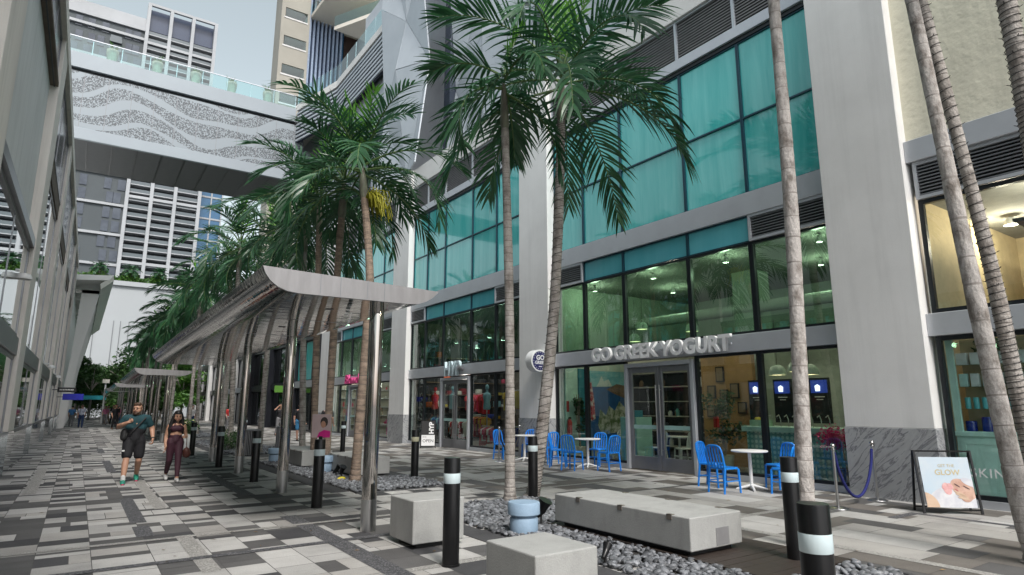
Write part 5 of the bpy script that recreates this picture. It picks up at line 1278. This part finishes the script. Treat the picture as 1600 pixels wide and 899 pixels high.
bx('column','room_sage','pale square column behind the upper window right of the doors','column',14.9,15.6,9.9,10.6,.02,5.3)
# ================================================================== CLOTHES SHOP INTERIOR
gc=[(.45,.02,.03),(.55,.30,.02),(.50,.03,.10),(.60,.58,.55),(.03,.05,.30),(.20,.02,.03),(.55,.10,.02),(.25,.45,.55),(.05,.05,.06),(.55,.42,.05)]
gm=[col('garment_%s'%n,c,.8) for n,c in zip(['red','gold','pink','cream','navy','wine','orange','sky','black','yellow'],gc)]
def rack(x,y,z,L,n,pal,lab,seed,hh=.75):
    t=thing('clothes_rack',lab,'clothes rack',(x,y,z)); r=random.Random(seed)
    q=MB(); q.tube([(0,-L/2,hh+.12),(0,L/2,hh+.12)],.014,6); 
    if z<.6:
        for s in (-1,1): q.tube([(0,s*L/2,hh+.12),(0,s*L/2,-z)],.014,6)
    q.build('rail','steel_brushed',t)
    for k in range(n):
        yy=-L/2+L*(k+.5)/n; l=hh*r.uniform(.6,1.0); g=thing('garment','%s hanging garment on the %s'%(['red','gold','pink','cream','navy','wine red','orange','sky blue','black','yellow'][pal[k%len(pal)]],lab.split(' with ')[0]),'garment',(x,yy+y,z),group='garments on the '+lab.split(' with ')[0])
        w=r.uniform(.18,.24); q=MB(); q.prism([(-.03,hh+.08),(-w,hh),(-w*1.05,hh-.2),(-w*.75,hh-.2),(-w*.8,hh-l),(w*.8,hh-l),(w*.75,hh-.2),(w*1.05,hh-.2),(w,hh),(.03,hh+.08)],'y',-.02,.025); q.build('cloth',gm[pal[k%len(pal)]],g,bevel=.012); q=MB(); q.tube([(0,0,hh+.06),(0,0,hh+.12)],.005,5); q.build('hook','steel_brushed',g)
rack(13.2,21.4,.35,1.2,9,[1,0,1,5],'gold garment rack with red pieces at the right window of the clothes shop',1); rack(14.2,23.2,1.25,1.6,10,[0,5,0,2],'high red garment rack with wine pieces on the wall of the clothes shop',2)
rack(13.0,20.4,.1,.9,6,[2,3,0],'low pink garment rack with cream pieces near the slim palm',3,.62); rack(13.3,19.2,1.3,.9,6,[9,1,9],'high yellow garment rack with gold pieces at the end of the clothes shop',4)
rack(12.9,18.6,.1,.8,6,[4,8,4],'low navy garment rack with black pieces behind the leftmost chair',5,.66); rack(13.0,24.4,.3,1.1,7,[8,4,7],'dark garment rack with sky blue pieces left of the clothes shop doors',6)
rack(13.4,23.3,.15,1.3,8,[3,5,0,3],'mixed garment rack with cream pieces seen through the clothes shop doors',7)
for i,(x,y,m,lab) in enumerate([(12.85,24.5,gm[0],'red mannequin torso left of the clothes shop doors'),(13.0,20.5,gm[7],'pale blue mannequin torso hanging in the right clothes shop window'),(13.0,23.2,gm[7],'blue mannequin torso inside the clothes shop doors')]):
    t=thing('mannequin',lab,'mannequin',(x,y,1.45)); q=MB(); q.lathe([(.0,0),(.13,.02),(.15,.1),(.12,.3),(.17,.52),(.13,.62),(.05,.66),(.05,.74),(0,.75)],16); q.build('torso',m,t,smooth=True); q=MB(); q.sphere((0,0,.86),.09,12,(.85,.95,1.2)); q.build('head',m,t,smooth=True); q=MB(); q.tube([(0,0,0),(0,0,-1.43)],.02,8); q.build('stand','steel_brushed',t)
t=thing('display_shelf','dark shelf wall with small stock at the back of the clothes shop','shelf',(15.0,25.2,.02)); q=MB(); q.box(-2.6,2.4,-.02,.06,0,4.6); q.build('back','room_dark',t)
for k in range(7): q=MB(); q.box(-2.6,2.4,-.35,-.02,.4+.55*k,.43+.55*k); q.build('shelf_board',col('shelf_brown',(.16,.10,.06),.6),t)
for k in range(46):
    c=r.choice(gm); h=r.uniform(.1,.3); y=12.5+r.uniform(0,4.4); b=r.randrange(7); q=MB(); q.box(y,y+r.uniform(.18,.4),24.88,25.13,.45+.55*b,.45+.55*b+h); one(q,'folded_clothes',c,'folded clothes on the dark shelf wall of the clothes shop','clothes',group='folded clothes on the shelf wall',bevel=.02)
q=MB()
for k in range(8): q.tube([(12.45,24.9,.5+.22*k),(12.45,25.02,.61+.22*k)],.03,6)
one(q,'chain_display','steel_brushed','vertical string of grey links in the left clothes shop window','display')
# ================================================================== SALON INTERIOR (pink letters)
t=thing('poster','tall window poster of a woman in a blue dress left of the salon doors','poster',(12.3,33.65,.75)); q=MB(); q.box(0,.02,-.42,.42,0,1.95); q.build('sheet',col('poster_mint',(.42,.58,.58),.5),t)
q=MB(); q.prism([(-.2,0.05),(.25,.05),(.2,.5),(.12,.75),(-.1,.75),(-.15,.5)],'x',-.006,-.002); q.build('blue_dress',col('dress_blue',(.02,.22,.60),.5),t); q=MB(); q.prism([(-.12,.7),(.16,.7),(.2,1.4),(.1,1.7),(-.06,1.7),(-.14,1.4)],'x',-.010,-.0065); q.build('hair','poster_hair',t); q=MB(); q.sphere((-.011,-.02,1.45),.11,10,(.04,.75,1.2)); q.build('face','poster_skin',t)
t=thing('poster','low pink edged window poster of a face right of the salon doors','poster',(12.3,28.0,.25)); q=MB(); q.box(0,.02,-.35,.35,0,1.1); q.build('sheet','poster_pale',t); q=MB(); q.prism([(-.35,0),(.35,0),(.35,.35),(-.35,.28)],'x',-.006,-.002); q.build('pink_foot','hot_pink',t); q=MB(); q.sphere((-.007,0,.68),.14,10,(.03,.75,1.2)); q.build('face','poster_skin',t)
t=thing('salon_shelf','beige salon shelving with small pink and white goods','shelf',(14.9,35.6,.02)); q=MB(); q.box(-2.5,2,-.02,.05,0,2.8); q.build('back',col('salon_back',(.45,.40,.32),.8),t)
for k in range(5): q=MB(); q.box(-2.5,2,-.3,-.02,.5+.5*k,.53+.5*k); q.build('shelf_board','white_paint',t)
for k in range(30):
    y=12.6+r.uniform(0,4); b=r.randrange(5); q=MB(); h=r.uniform(.12,.3); q.lathe([(0,0),(.06,0),(.06,h*.8),(.03,h),(0,h)],8,(y,35.45,.55+.5*b)); one(q,'salon_bottle',r.choice([gm[2],gm[3],gm[0],'hot_pink']),'small bottle on the beige salon shelving','bottle',group='bottles on the salon shelving',smooth=True)
# ================================================================== SKIN CARE SHOP INTERIOR
t=thing('mint_cabinet','pale mint window cabinet with panelled doors and glass shelves in the skin care shop','cabinet',(12.3,2.0,.12))
q=MB(); q.box(0,.5,-4.2,2.56,0,.98); q.build('base','mint_pale',t); q=MB(); q.box(-.03,.52,-4.25,2.58,.98,1.06); q.build('ledge','mint_pale',t,bevel=.008)
for k in range(8):
    y=1.74-.83*k
    q=MB(); q.box(-.012,0,y,y+.07,.04,.94); q.box(-.012,0,y+.70,y+.77,.04,.94); q.box(-.0115,0,y+.07,y+.70,.04,.12); q.box(-.0115,0,y+.07,y+.70,.86,.94); q.build('door_panel','mint_pale',t)
q=MB(); q.box(.0,.07,2.46,2.56,1.06,2.6); q.build('side_post','mint_pale',t)
for k in range(4): q=MB(); q.box(.02,.42,-4.2,2.46,1.06+.37*(k+1)-.012,1.06+.37*(k+1)); q.build('glass_shelf','clear_glass',t)
q=MB(); q.box(.44,.48,-4.2,2.5,1.06,2.62); q.build('back_panel',col('cabinet_back',(.46,.38,.25),.7),t)
text_mesh('SKINSPA',.20,.003,'lettering','white_paint',t,(-.30,1.90,.42),ROT_FACADE,space=1.15)
tq=MB()
def prod(x,y,z,w,h,m,lab,grp,rounded=False):
    q=MB()
    if rounded: q.lathe([(0,0),(w/2,0),(w/2,h*.92),(w*.45,h),(0,h)],14,(x,y,z))
    else: q.box(x-w*.35,x+w*.35,y-w/2,y+w/2,z,z+h)
    one(q,'product_box' if not rounded else 'product_jar',m,lab,'product',group=grp,bevel=0 if rounded else .004,smooth=rounded)
col('pack_mint',(.45,.66,.64),.4); col('pack_white',(.62,.66,.66),.4); col('pack_teal',(.10,.42,.46),.35); col('pack_blue',(.01,.10,.42),.35); col('pack_navy',(.006,.02,.20),.2)
zs=[1.185+.0,1.55+.0,1.92+.0,2.29+.0]
for k in range(14):
    y=4.40-.24*k; prod(12.52,y,1.18,.17,.24 if k%3 else .17,'pack_navy','navy glass jar on the lowest ledge of the mint cabinet','navy jars on the mint cabinet',True)
for k in range(22):
    y=4.40-.125*k; prod(12.5,y,1.552,.085,.19,'pack_teal','turquoise bottle on the lower glass shelf of the mint cabinet','turquoise bottles on the mint cabinet',True)
for k in range(16):
    y=4.42-.17*k; prod(12.52,y,1.922,.12,.22,['pack_mint','pack_white'][k%2],'pale mint carton on the middle glass shelf of the mint cabinet','pale cartons on the mint cabinet')
for k in range(12):
    y=4.40-.21*k; prod(12.5,y,2.292,.16,.20,['pack_white','pack_white','pack_blue'][k%3],'white or blue carton on the top glass shelf of the mint cabinet' if False else ('blue carton on the top glass shelf of the mint cabinet' if k%3==2 else 'white carton on the top glass shelf of the mint cabinet'),'blue cartons on the top shelf' if k%3==2 else 'white cartons on the top shelf')
t=thing('wreath','round dark green wreath hanging above the product shelves','wreath',(12.62,4.05,2.45)); q=MB(); leaf_cloud(q,(0,0,.1),(.07,.24,.24),380,.05,.09,r); q.build('foliage','indoor_leaf',t,fix=False); q=MB(); q.tube([(0,0,.3),(0,0,2.4)],.004,4); q.build('cord','black_matte',t)
t=thing('wood_ceiling','slatted brown timber ceiling raft inside the skin care shop','ceiling panel',(14.6,1.2,4.6)); q=MB()
for k in range(16): q.box(-1.9+.24*k,-1.9+.24*k+.19,-3.2,2.2,0,.05)
q.build('boards',col('raft_wood',(.16,.08,.045),.6),t); q=MB(); q.box(-1.95,1.95,-3.25,2.25,.06,.1); q.build('backing','room_dark',t)
t=thing('chandelier','glass stick chandelier hanging in the skin care shop','chandelier',(14.2,1.6,3.4)); q=MB()
for k in range(40): a=r.uniform(0,6.28); e=r.uniform(-.4,1.2); d=Vector((math.cos(a)*math.cos(e),math.sin(a)*math.cos(e),math.sin(e)))*.42; q.tube([d*.2,d],[.012,.006],5)
q.build('glass_sticks',col('crystal',(.75,.62,.45),.15),t); q=MB(); q.sphere((0,0,0),.08,10); q.build('bulb','lamp_soft',t); q=MB(); q.tube([(0,0,.08),(0,0,1.2)],.01,6); q.build('stem','frame_black',t)
bx('wall_cabinet',col('cab_brown',(.22,.16,.10),.6),'low brown cabinet behind the upper window of the skin care shop','cabinet',16.2,16.9,.5,4.2,2.6,3.9)
t=thing('wall_lamp','small glowing amber lamp inside the right window of the skin care shop','lamp',(13.6,2.55,2.45)); q=MB(); q.sphere((0,0,0),.07,10,(1,1,1.3)); q.build('bulb',emit('amber',(1,.45,.1),8).name,t,smooth=True); q=MB(); q.lathe([(.12,-.02),(.03,.12),(0,.13)],12); q.tube([(0,0,.12),(0,0,2.6)],.008,5); q.build('shade','frame_black',t)
# ================================================================== PEOPLE
def cap(mb,p,q,r0,r1,n=12):
    p=Vector(p);q=Vector(q);d=q-p; L=d.length
    d=d.normalized() if L>1e-6 else Vector((0,0,1))
    if L<1e-6: q=p+d*.001
    pts=[];rs=[]
    for a in (85,60,30): pts.append(p-d*r0*math.sin(R(a))); rs.append(r0*math.cos(R(a)))
    pts+=[p,q]; rs+=[r0,r1]
    for a in (30,60,85): pts.append(q+d*r1*math.sin(R(a))); rs.append(r1*math.cos(R(a)))
    mb.tube(pts,rs,n)
def chain(mb,pts,rs):
    for i in range(len(pts)-1): cap(mb,pts[i],pts[i+1],rs[i],rs[i+1])
def fused(mb,name,m,parent,voxel=.012,smooth=4,sc=None):
    """one continuous skin grown over overlapping volumes"""
    o=mb.build(name,m,parent,fix=False)
    rm=o.modifiers.new('r','REMESH'); rm.mode='VOXEL'; rm.voxel_size=voxel; rm.use_smooth_shade=True
    sm=o.modifiers.new('s','SMOOTH'); sm.factor=.5; sm.iterations=smooth
    dg=bpy.context.evaluated_depsgraph_get(); me=bpy.data.meshes.new_from_object(o.evaluated_get(dg))
    o.modifiers.clear(); old=o.data; o.data=me; me.name=name; bpy.data.meshes.remove(old)
    if not me.materials: me.materials.append(MATS[m])
    me.polygons.foreach_set('use_smooth',[True]*len(me.polygons)); return o
def hand(mb,w,d,side,curl,s=1.0,up=(0,0,1),fr=.0095):
    """palm, four unequal bent fingers and a thumb leaving the side of the palm; w wrist, d direction, side = thumb side"""
    w=Vector(w); d=Vector(d).normalized(); t=Vector(side); t=(t-d*t.dot(d)).normalized(); n=d.cross(t)
    k=w+d*.085*s
    for u in (-.026,-.009,.009,.026): cap(mb,w+t*u*.7*s+d*.015,k+t*u*s,.015*s,.012*s,8)
    for u,l in ((.030,.066),(.010,.076),(-.010,.070),(-.030,.055)):
        p=k+t*u*s; a=p+(d*math.cos(curl)+n*math.sin(curl))*l*.45*s; b=a+(d*math.cos(curl*2)+n*math.sin(curl*2))*l*.35*s; c=b+(d*math.cos(curl*2.8)+n*math.sin(curl*2.8))*l*.25*s
        for x,y in ((p,a),(a,b),(b,c)): cap(mb,x,y,fr*s,fr*.92*s,8)
    p=w+t*.028*s+d*.025*s; a=p+(t*.75+d*.6+n*.25).normalized()*.04*s; b=a+(d*.85+n*.5+t*.1).normalized()*.034*s
    cap(mb,p,a,.013*s,.011*s,8); cap(mb,a,b,.011*s,.009*s,8)
def face(t,c,turn,skin,hairm,beard=False,eye=.031):
    """eyes, brows, mouth set on the head whose centre is c, looking along -y turned by turn"""
    M=Matrix.Rotation(turn,3,'Z'); c=Vector(c)
    def P(x,y,z): return c+M@Vector((x,y,z))
    q=MB()
    for s in (-1,1): q.sphere(P(s*eye,-.083,.008),.0125,8,(1,.6,.7))
    q.build('eyes',col('eye_dark',(.02,.015,.012),.3),t,smooth=True)
    q=MB()
    for s in (-1,1): q.tube([P(s*.014,-.092,.03),P(s*.034,-.092,.036),P(s*.052,-.082,.03)],[.004,.006,.003],6)
    q.build('eyebrows',hairm,t,smooth=True)
    q=MB(); q.tube([P(-.024,-.088,-.056),P(0,-.096,-.053),P(.024,-.088,-.056)],[.004,.0075,.004],6); q.build('lips',col('lip_rose',(.35,.12,.10),.5),t,smooth=True)
def head(mb,c,turn,s=1.0):
    M=Matrix.Rotation(turn,3,'Z'); c=Vector(c)
    def P(x,y,z): return c+M@Vector((x*s,y*s,z*s))
    cap(mb,P(0,.015,.035),P(0,-.01,.03),.088*s,.082*s); cap(mb,P(0,-.02,-.02),P(0,-.035,-.072),.070*s,.042*s); cap(mb,P(-.03,-.03,-.03),P(.03,-.03,-.03),.05*s,.05*s)
    cap(mb,P(0,-.092,.012),P(0,-.112,-.022),.009*s,.014*s,8)
    for q in (-1,1): cap(mb,P(q*.082,.012,.015),P(q*.082,.015,-.02),.016*s,.011*s,8)
col('skin_tan',(.47,.27,.185),.55,col2=(.41,.225,.15)); col('skin_fair',(.48,.28,.21),.55,col2=(.43,.24,.18)); col('hair_brown',(.075,.04,.022),.6); col('hair_black',(.012,.010,.010),.5)
col('shirt_teal',(.008,.05,.062),.8); col('cloth_black',(.009,.009,.012),.8); col('maroon',(.045,.010,.022),.7); col('shoe_green',(.03,.35,.20),.5,col2=(.02,.18,.16),scale=25); col('shoe_pink',(.55,.05,.14),.5); col('shoe_white',(.6,.6,.6),.5); col('sock_white',(.6,.6,.6),.8); col('bag_brown',(.10,.03,.022),.5)
# ---- man walking toward the viewer
t=thing('person','bearded man in a dark teal shirt and black shorts striding with a black sling bag','person',(1.10,15.85,0))
b=MB(); H_=(-.01,-.03,1.53); TN=R(-28)
head(b,H_,TN); cap(b,(0,.02,1.36),(-.005,.0,1.47),.066,.060)
chain(b,[(0,.03,.88),(0,.02,1.0),(0,.02,1.24)],[.12,.125,.14])
for s in (-1,1): cap(b,(0,.03,1.36),(s*.19,.02,1.335),.06,.07)
RA=[(-.20,.02,1.335),(-.305,.055,1.17),(-.245,-.13,1.215),(-.165,-.225,1.26)]; chain(b,RA,[.072,.056,.046,.032])
LA_=[(.20,.02,1.335),(.31,.06,1.11),(.325,-.02,.99),(.335,-.07,.90)]; chain(b,LA_,[.072,.056,.044,.032])
hand(b,RA[3],(.75,-.45,.35),(0,.2,1),.75); hand(b,LA_[3],(.02,-.35,-1),(-.3,-1,0),.7)
RL=[(-.10,.02,.86),(-.125,-.13,.47),(-.135,-.16,.40),(-.15,-.27,.09)]; chain(b,RL,[.10,.062,.066,.042])
LL=[(.10,.02,.86),(.115,.0,.46),(.118,.08,.40),(.125,.32,.15)]; chain(b,LL,[.10,.062,.066,.042])
cap(b,(-.15,-.24,.06),(-.155,-.42,.035),.045,.034); cap(b,(.125,.30,.10),(.125,.21,.035),.045,.034)
fused(b,'body','skin_tan',t,.008,4)
face(t,H_,TN,'skin_tan','hair_brown')
q=MB(); M=Matrix.Rotation(TN,3,'Z')
def HP(x,y,z): return tuple(Vector(H_)+M@Vector((x,y,z)))
cap(q,HP(0,.035,.07),HP(0,-.015,.082),.082,.066); cap(q,HP(0,.055,.03),HP(0,.05,-.03),.072,.06); cap(q,HP(-.03,-.045,.102),HP(.035,-.04,.105),.036,.04)
for s in (-1,1): cap(q,HP(s*.07,-.0,.04),HP(s*.075,.0,.0),.022,.014)
fused(q,'hair','hair_brown',t,.008,2)
q=MB(); cap(q,HP(-.045,-.045,-.07),HP(0,-.066,-.095),.030,.030); cap(q,HP(.045,-.045,-.07),HP(0,-.066,-.095),.030,.030); cap(q,HP(-.065,-.015,-.03),HP(-.05,-.04,-.07),.016,.022); cap(q,HP(.065,-.015,-.03),HP(.05,-.04,-.07),.016,.022); cap(q,HP(-.022,-.093,-.042),HP(.022,-.093,-.042),.009,.009,8)
fused(q,'beard','hair_brown',t,.007,2)
q=MB(); chain(q,[(0,.02,1.13),(0,.02,1.29)],[.135,.142]); cap(q,(-.09,.015,1.285),(.09,.015,1.285),.118,.118); cap(q,(-.08,.015,1.14),(.08,.015,1.14),.125,.125); cap(q,(0,.025,1.36),(0,.02,1.39),.085,.073)
for A in (RA,LA_): m_=Vector(A[0]).lerp(Vector(A[1]),.62); cap(q,(A[0][0]*.6,.02,1.345),A[0],.080,.078); cap(q,A[0],m_,.078,.072)
fused(q,'shirt','shirt_teal',t,.01,4)
q=MB(); cap(q,(-.075,.02,1.10),(.075,.02,1.10),.126,.126); cap(q,(-.075,.02,.90),(.075,.02,.90),.124,.124); chain(q,[(0,.02,.9),(0,.02,1.1)],[.15,.15]); fused(q,'shirt_lower','cloth_black',t,.012,4)  # lower half of the shirt, a separate black piece
q=MB(); cap(q,(-.08,.02,.86),(.08,.02,.86),.13,.13)
for L_ in (RL,LL): h0=Vector(L_[0]); k0=Vector(L_[1]); cap(q,h0,h0.lerp(k0,.72),.118,.105)
fused(q,'shorts','cloth_black',t,.012,4)
q=MB(); q.tube([(.17,-.085,1.36),(.06,-.135,1.22),(-.10,-.145,1.02),(-.19,-.04,.98)],.016,6); cap(q,(-.20,-.03,1.06),(-.205,-.04,.94),.07,.075); fused(q,'sling_bag','black_matte',t,.012,2)
q=MB(); q.tube([(.333,-.058,.925),(.335,-.068,.905)],.038,12); q.build('watch','black_matte',t)
for k,(a,c_,f) in enumerate((((-.15,-.25,.05),(-.158,-.44,.036),0),((.125,.31,.10),(.125,.20,.04),1))):
    q=MB(); cap(q,a,c_,.052,.042); q2=Vector(a)+Vector((0,.02,.03)); cap(q,a,q2,.05,.048); fused(q,'shoe','shoe_green',t,.01,2)
    q=MB(); cap(q,Vector(a)+Vector((0,.02,-.030)),Vector(c_)+Vector((0,-.01,-.020)),.040,.034); fused(q,'shoe_sole','shoe_pink',t,.01,2)
    an=Vector(RL[3] if k==0 else LL[3]); q=MB(); cap(q,an+Vector((0,0,-.005)),an+Vector((0,.01,.06)),.047,.047); fused(q,'sock','sock_white',t,.01,1)
q=MB(); q.box(-.225,-.175,-.215,-.205,.66,.69); q.build('shorts_mark','white_paint',t)
# ---- woman beside him
t=thing('person','long haired woman in a maroon sports top and leggings walking with a brown bag','person',(1.86,15.65,0)); 
b=MB(); H_=(0,-.03,1.365); TN=R(4)
head(b,H_,TN,.92); cap(b,(0,.02,1.19),(0,.0,1.30),.052,.046)
cap(b,(-.05,.02,1.15),(.05,.02,1.15),.085,.085); cap(b,(-.035,.02,.98),(.035,.02,.98),.083,.083); chain(b,[(0,.02,.98),(0,.02,1.16)],[.09,.095]); cap(b,(-.06,.03,.84),(.06,.03,.84),.105,.105); chain(b,[(0,.02,.86),(0,.02,.98)],[.11,.085])
for s in (-1,1): cap(b,(0,.02,1.19),(s*.135,.02,1.165),.046,.05)
RA=[(-.145,.02,1.16),(-.185,.06,.95),(-.19,.03,.84),(-.185,-.01,.73)]; chain(b,RA,[.049,.038,.033,.024])
LA_=[(.145,.02,1.16),(.20,.05,.97),(.20,-.06,.93),(.185,-.16,.925)]; chain(b,LA_,[.049,.038,.033,.024])
hand(b,RA[3],(.05,-.15,-1),(-.2,-1,0),.45,.9); hand(b,LA_[3],(-.35,-.8,.15),(0,0,1),.8,.9)
RL=[(-.075,.02,.82),(-.08,.04,.45),(-.08,.12,.38),(-.085,.36,.14)]; LL=[(.075,.02,.82),(.075,-.10,.45),(.075,-.12,.36),(.07,-.20,.085)]
chain(b,RL,[.098,.058,.058,.036]); chain(b,LL,[.098,.058,.058,.036]); cap(b,(-.085,.34,.09),(-.085,.25,.03),.036,.028); cap(b,(.07,-.18,.05),(.07,-.33,.03),.036,.028)
fused(b,'body','skin_tan',t,.008,4); face(t,H_,TN,'skin_tan','hair_black',eye=.028)
q=MB(); M=Matrix.Rotation(TN,3,'Z')
def HP(x,y,z): return tuple(Vector(H_)+M@Vector((x,y,z)))
cap(q,HP(0,.03,.065),HP(0,-.015,.07),.082,.070)
for s in (-1,1): chain(q,[HP(s*.05,-.01,.08),HP(s*.088,.0,.0),HP(s*.105,.03,-.12),HP(s*.125,.05,-.26),HP(s*.12,.06,-.36)],[.035,.03,.045,.055,.03])
chain(q,[HP(0,.06,.03),HP(0,.08,-.12),HP(0,.09,-.32)],[.08,.09,.06]); fused(q,'hair','hair_black',t,.01,3)
q=MB(); cap(q,(-.055,-.03,1.115),(.055,-.03,1.115),.078,.078); cap(q,(-.05,.03,1.10),(.05,.03,1.10),.092,.092)
fused(q,'sports_top','maroon',t,.009,3)
q=MB()
for s in (-1,1): q.tube([(s*.06,-.098,1.15),(s*.05,-.075,1.21),(s*.035,-.03,1.245),(s*.02,.03,1.25)],.008,6)
q.build('neck_straps','maroon',t,smooth=True)
q=MB(); cap(q,(-.06,.03,.84),(.06,.03,.84),.111,.111); chain(q,[(0,.02,.86),(0,.02,.955)],[.116,.098]); cap(q,(-.035,.02,.95),(.035,.02,.95),.087,.087)
for L_ in (RL,LL): chain(q,[L_[0],L_[1],L_[2],tuple(Vector(L_[2]).lerp(Vector(L_[3]),.86))],[.104,.064,.064,.044])
fused(q,'leggings','maroon',t,.009,4)
for a,c_ in (((-.085,.35,.085),(-.085,.24,.035)),((.07,-.18,.045),(.07,-.35,.034))):
    q=MB(); cap(q,a,c_,.045,.036); cap(q,a,Vector(a)+Vector((0,.02,.04)),.043,.041); fused(q,'shoe','shoe_white',t,.01,2)
q=MB(); q.tube([(.20,-.13,.94),(.21,-.10,.80),(.22,-.06,.72)],.012,6); cap(q,(.225,-.06,.63),(.235,-.04,.56),.075,.085); fused(q,'handbag','bag_brown',t,.012,2)
# ---- people far off
def walker(x,y,rz,top,bot,skin,hair,lab,h=1.70,step=.18,arms=0,shorts=False,dress=None):
    k=h/1.70; t=thing('person',lab,'person',(x,y,0),rz,group=None); b=MB()
    def S_(p): return tuple(c*k for c in p)
    head(b,S_((0,-.02,1.57)),0,k); cap(b,S_((0,.02,1.38)),S_((0,.0,1.5)),.055,.05); chain(b,[S_((0,.02,.95)),S_((0,.02,1.25))],[.12,.13])
    sh=[]
    for s in (-1,1):
        cap(b,S_((0,.02,1.37)),S_((s*.17,.02,1.35)),.05,.055)
        if arms==1: A=[(s*.18,.02,1.35),(s*.33,-.02,1.38),(s*.16,-.08,1.56)]
        else: A=[(s*.18,.02,1.35),(s*.23,.05,1.08),(s*.22,-.06+.1*s,.85)]
        A=[S_(p) for p in A]; chain(b,A,[.055,.045,.032]); hand(b,A[2],Vector(A[2])-Vector(A[1]),(0,-1,0.1),.5,k,fr=.012); sh.append(A)
    LG=[[S_((s*.09,.02,.88)),S_((s*.10,-.05*s*1,.48)),S_((s*.10,-s*step,.08))] for s in (-1,1)]
    for L_ in LG: chain(b,L_,[.09,.06,.042]); cap(b,L_[2],Vector(L_[2])+Vector((0,-.15,-.04)),.04,.032)
    fused(b,'body',skin,t,.016,3)
    q=MB(); c=S_((0,-.02,1.57)); cap(q,(c[0],c[1]+.035,c[2]+.055),(c[0],c[1]-.01,c[2]+.075),.085,.07); fused(q,'hair',hair,t,.016,2)
    q=MB(); chain(q,[S_((0,.02,.97)),S_((0,.02,1.27))],[.145,.145]); cap(q,S_((-.08,.02,1.28)),S_((.08,.02,1.28)),.115,.115)
    for A in sh: cap(q,A[0],Vector(A[0]).lerp(Vector(A[1]),.7),.07,.064)
    fused(q,'shirt',top,t,.016,3)
    q=MB(); cap(q,S_((-.06,.02,.9)),S_((.06,.02,.9)),.13,.13)
    for L_ in LG:
        if shorts: cap(q,L_[0],Vector(L_[0]).lerp(Vector(L_[1]),.8),.105,.09)
        else: chain(q,L_,[.105,.075,.06])
    fused(q,'trousers' if not shorts else 'shorts',bot,t,.016,3); 
    q=MB()
    for L_ in LG: a=Vector(L_[2]); cap(q,a+Vector((0,.02,-.04)),a+Vector((0,-.17,-.045)),.044,.036)
    fused(q,'shoes','cloth_black',t,.016,1); return t
pc={n:col('cloth_'+n,c,.8) for n,c in dict(whiteblue=(.45,.48,.58),denim=(.02,.045,.12),skyblue=(.06,.20,.45),pink=(.50,.16,.28),red=(.5,.03,.03),sand=(.35,.28,.2),shortblue=(.05,.22,.42),white=(.6,.6,.6),grey=(.2,.2,.21)).items()}
walker(.36,57,math.pi,'cloth_whiteblue','cloth_denim','skin_fair','hair_brown','man in a pale shirt and dark blue trousers walking away near the left building')
walker(-.25,62,math.pi,'cloth_skyblue','cloth_grey','skin_tan','hair_black','person in a blue shirt ahead of the man in the pale shirt',1.62)
for i,(x,y,c,h,lab) in enumerate([(2.15,66,'cloth_pink',1.6,'person in a pink top at the left of the far group'),(2.75,67,'cloth_black',1.7,'person in black in the middle of the far group'),(3.05,64,'cloth_pink',1.55,'second pink top at the right of the far group'),(2.5,71,'cloth_white',1.65,'person in white at the back of the far group')]): walker(x,y,.4*i,c,['cloth_grey','cloth_black','cloth_denim','cloth_sand'][i],'skin_tan','hair_black',lab,h)
walker(2.3,52,.2,'cloth_black','cloth_black','skin_tan','hair_black','person dressed in black walking behind the bearded man',1.72)
walker(8.6,29.8,math.pi*.85,'cloth_black','cloth_shortblue','skin_fair','hair_black','man in a black shirt and blue shorts walking past the dark shop fronts',1.74,shorts=True)
walker(9.3,36,.3,'cloth_black','cloth_grey','skin_tan','hair_black','person in black with both hands raised to the head near the dark shop fronts',1.72,arms=1)
walker(8.2,44,.2,'cloth_red','cloth_grey','skin_fair','hair_brown','person in a red top far along the dark shop fronts',1.68)
walker(6.4,47,-.3,'cloth_white','cloth_denim','skin_fair','hair_brown','person in a white top beyond the canopy posts',1.66)
walker(8.9,26.8,2.6,'cloth_black','cloth_black','skin_fair','hair_black','person in black partly hidden behind a trunk near the second trash bin',1.70)
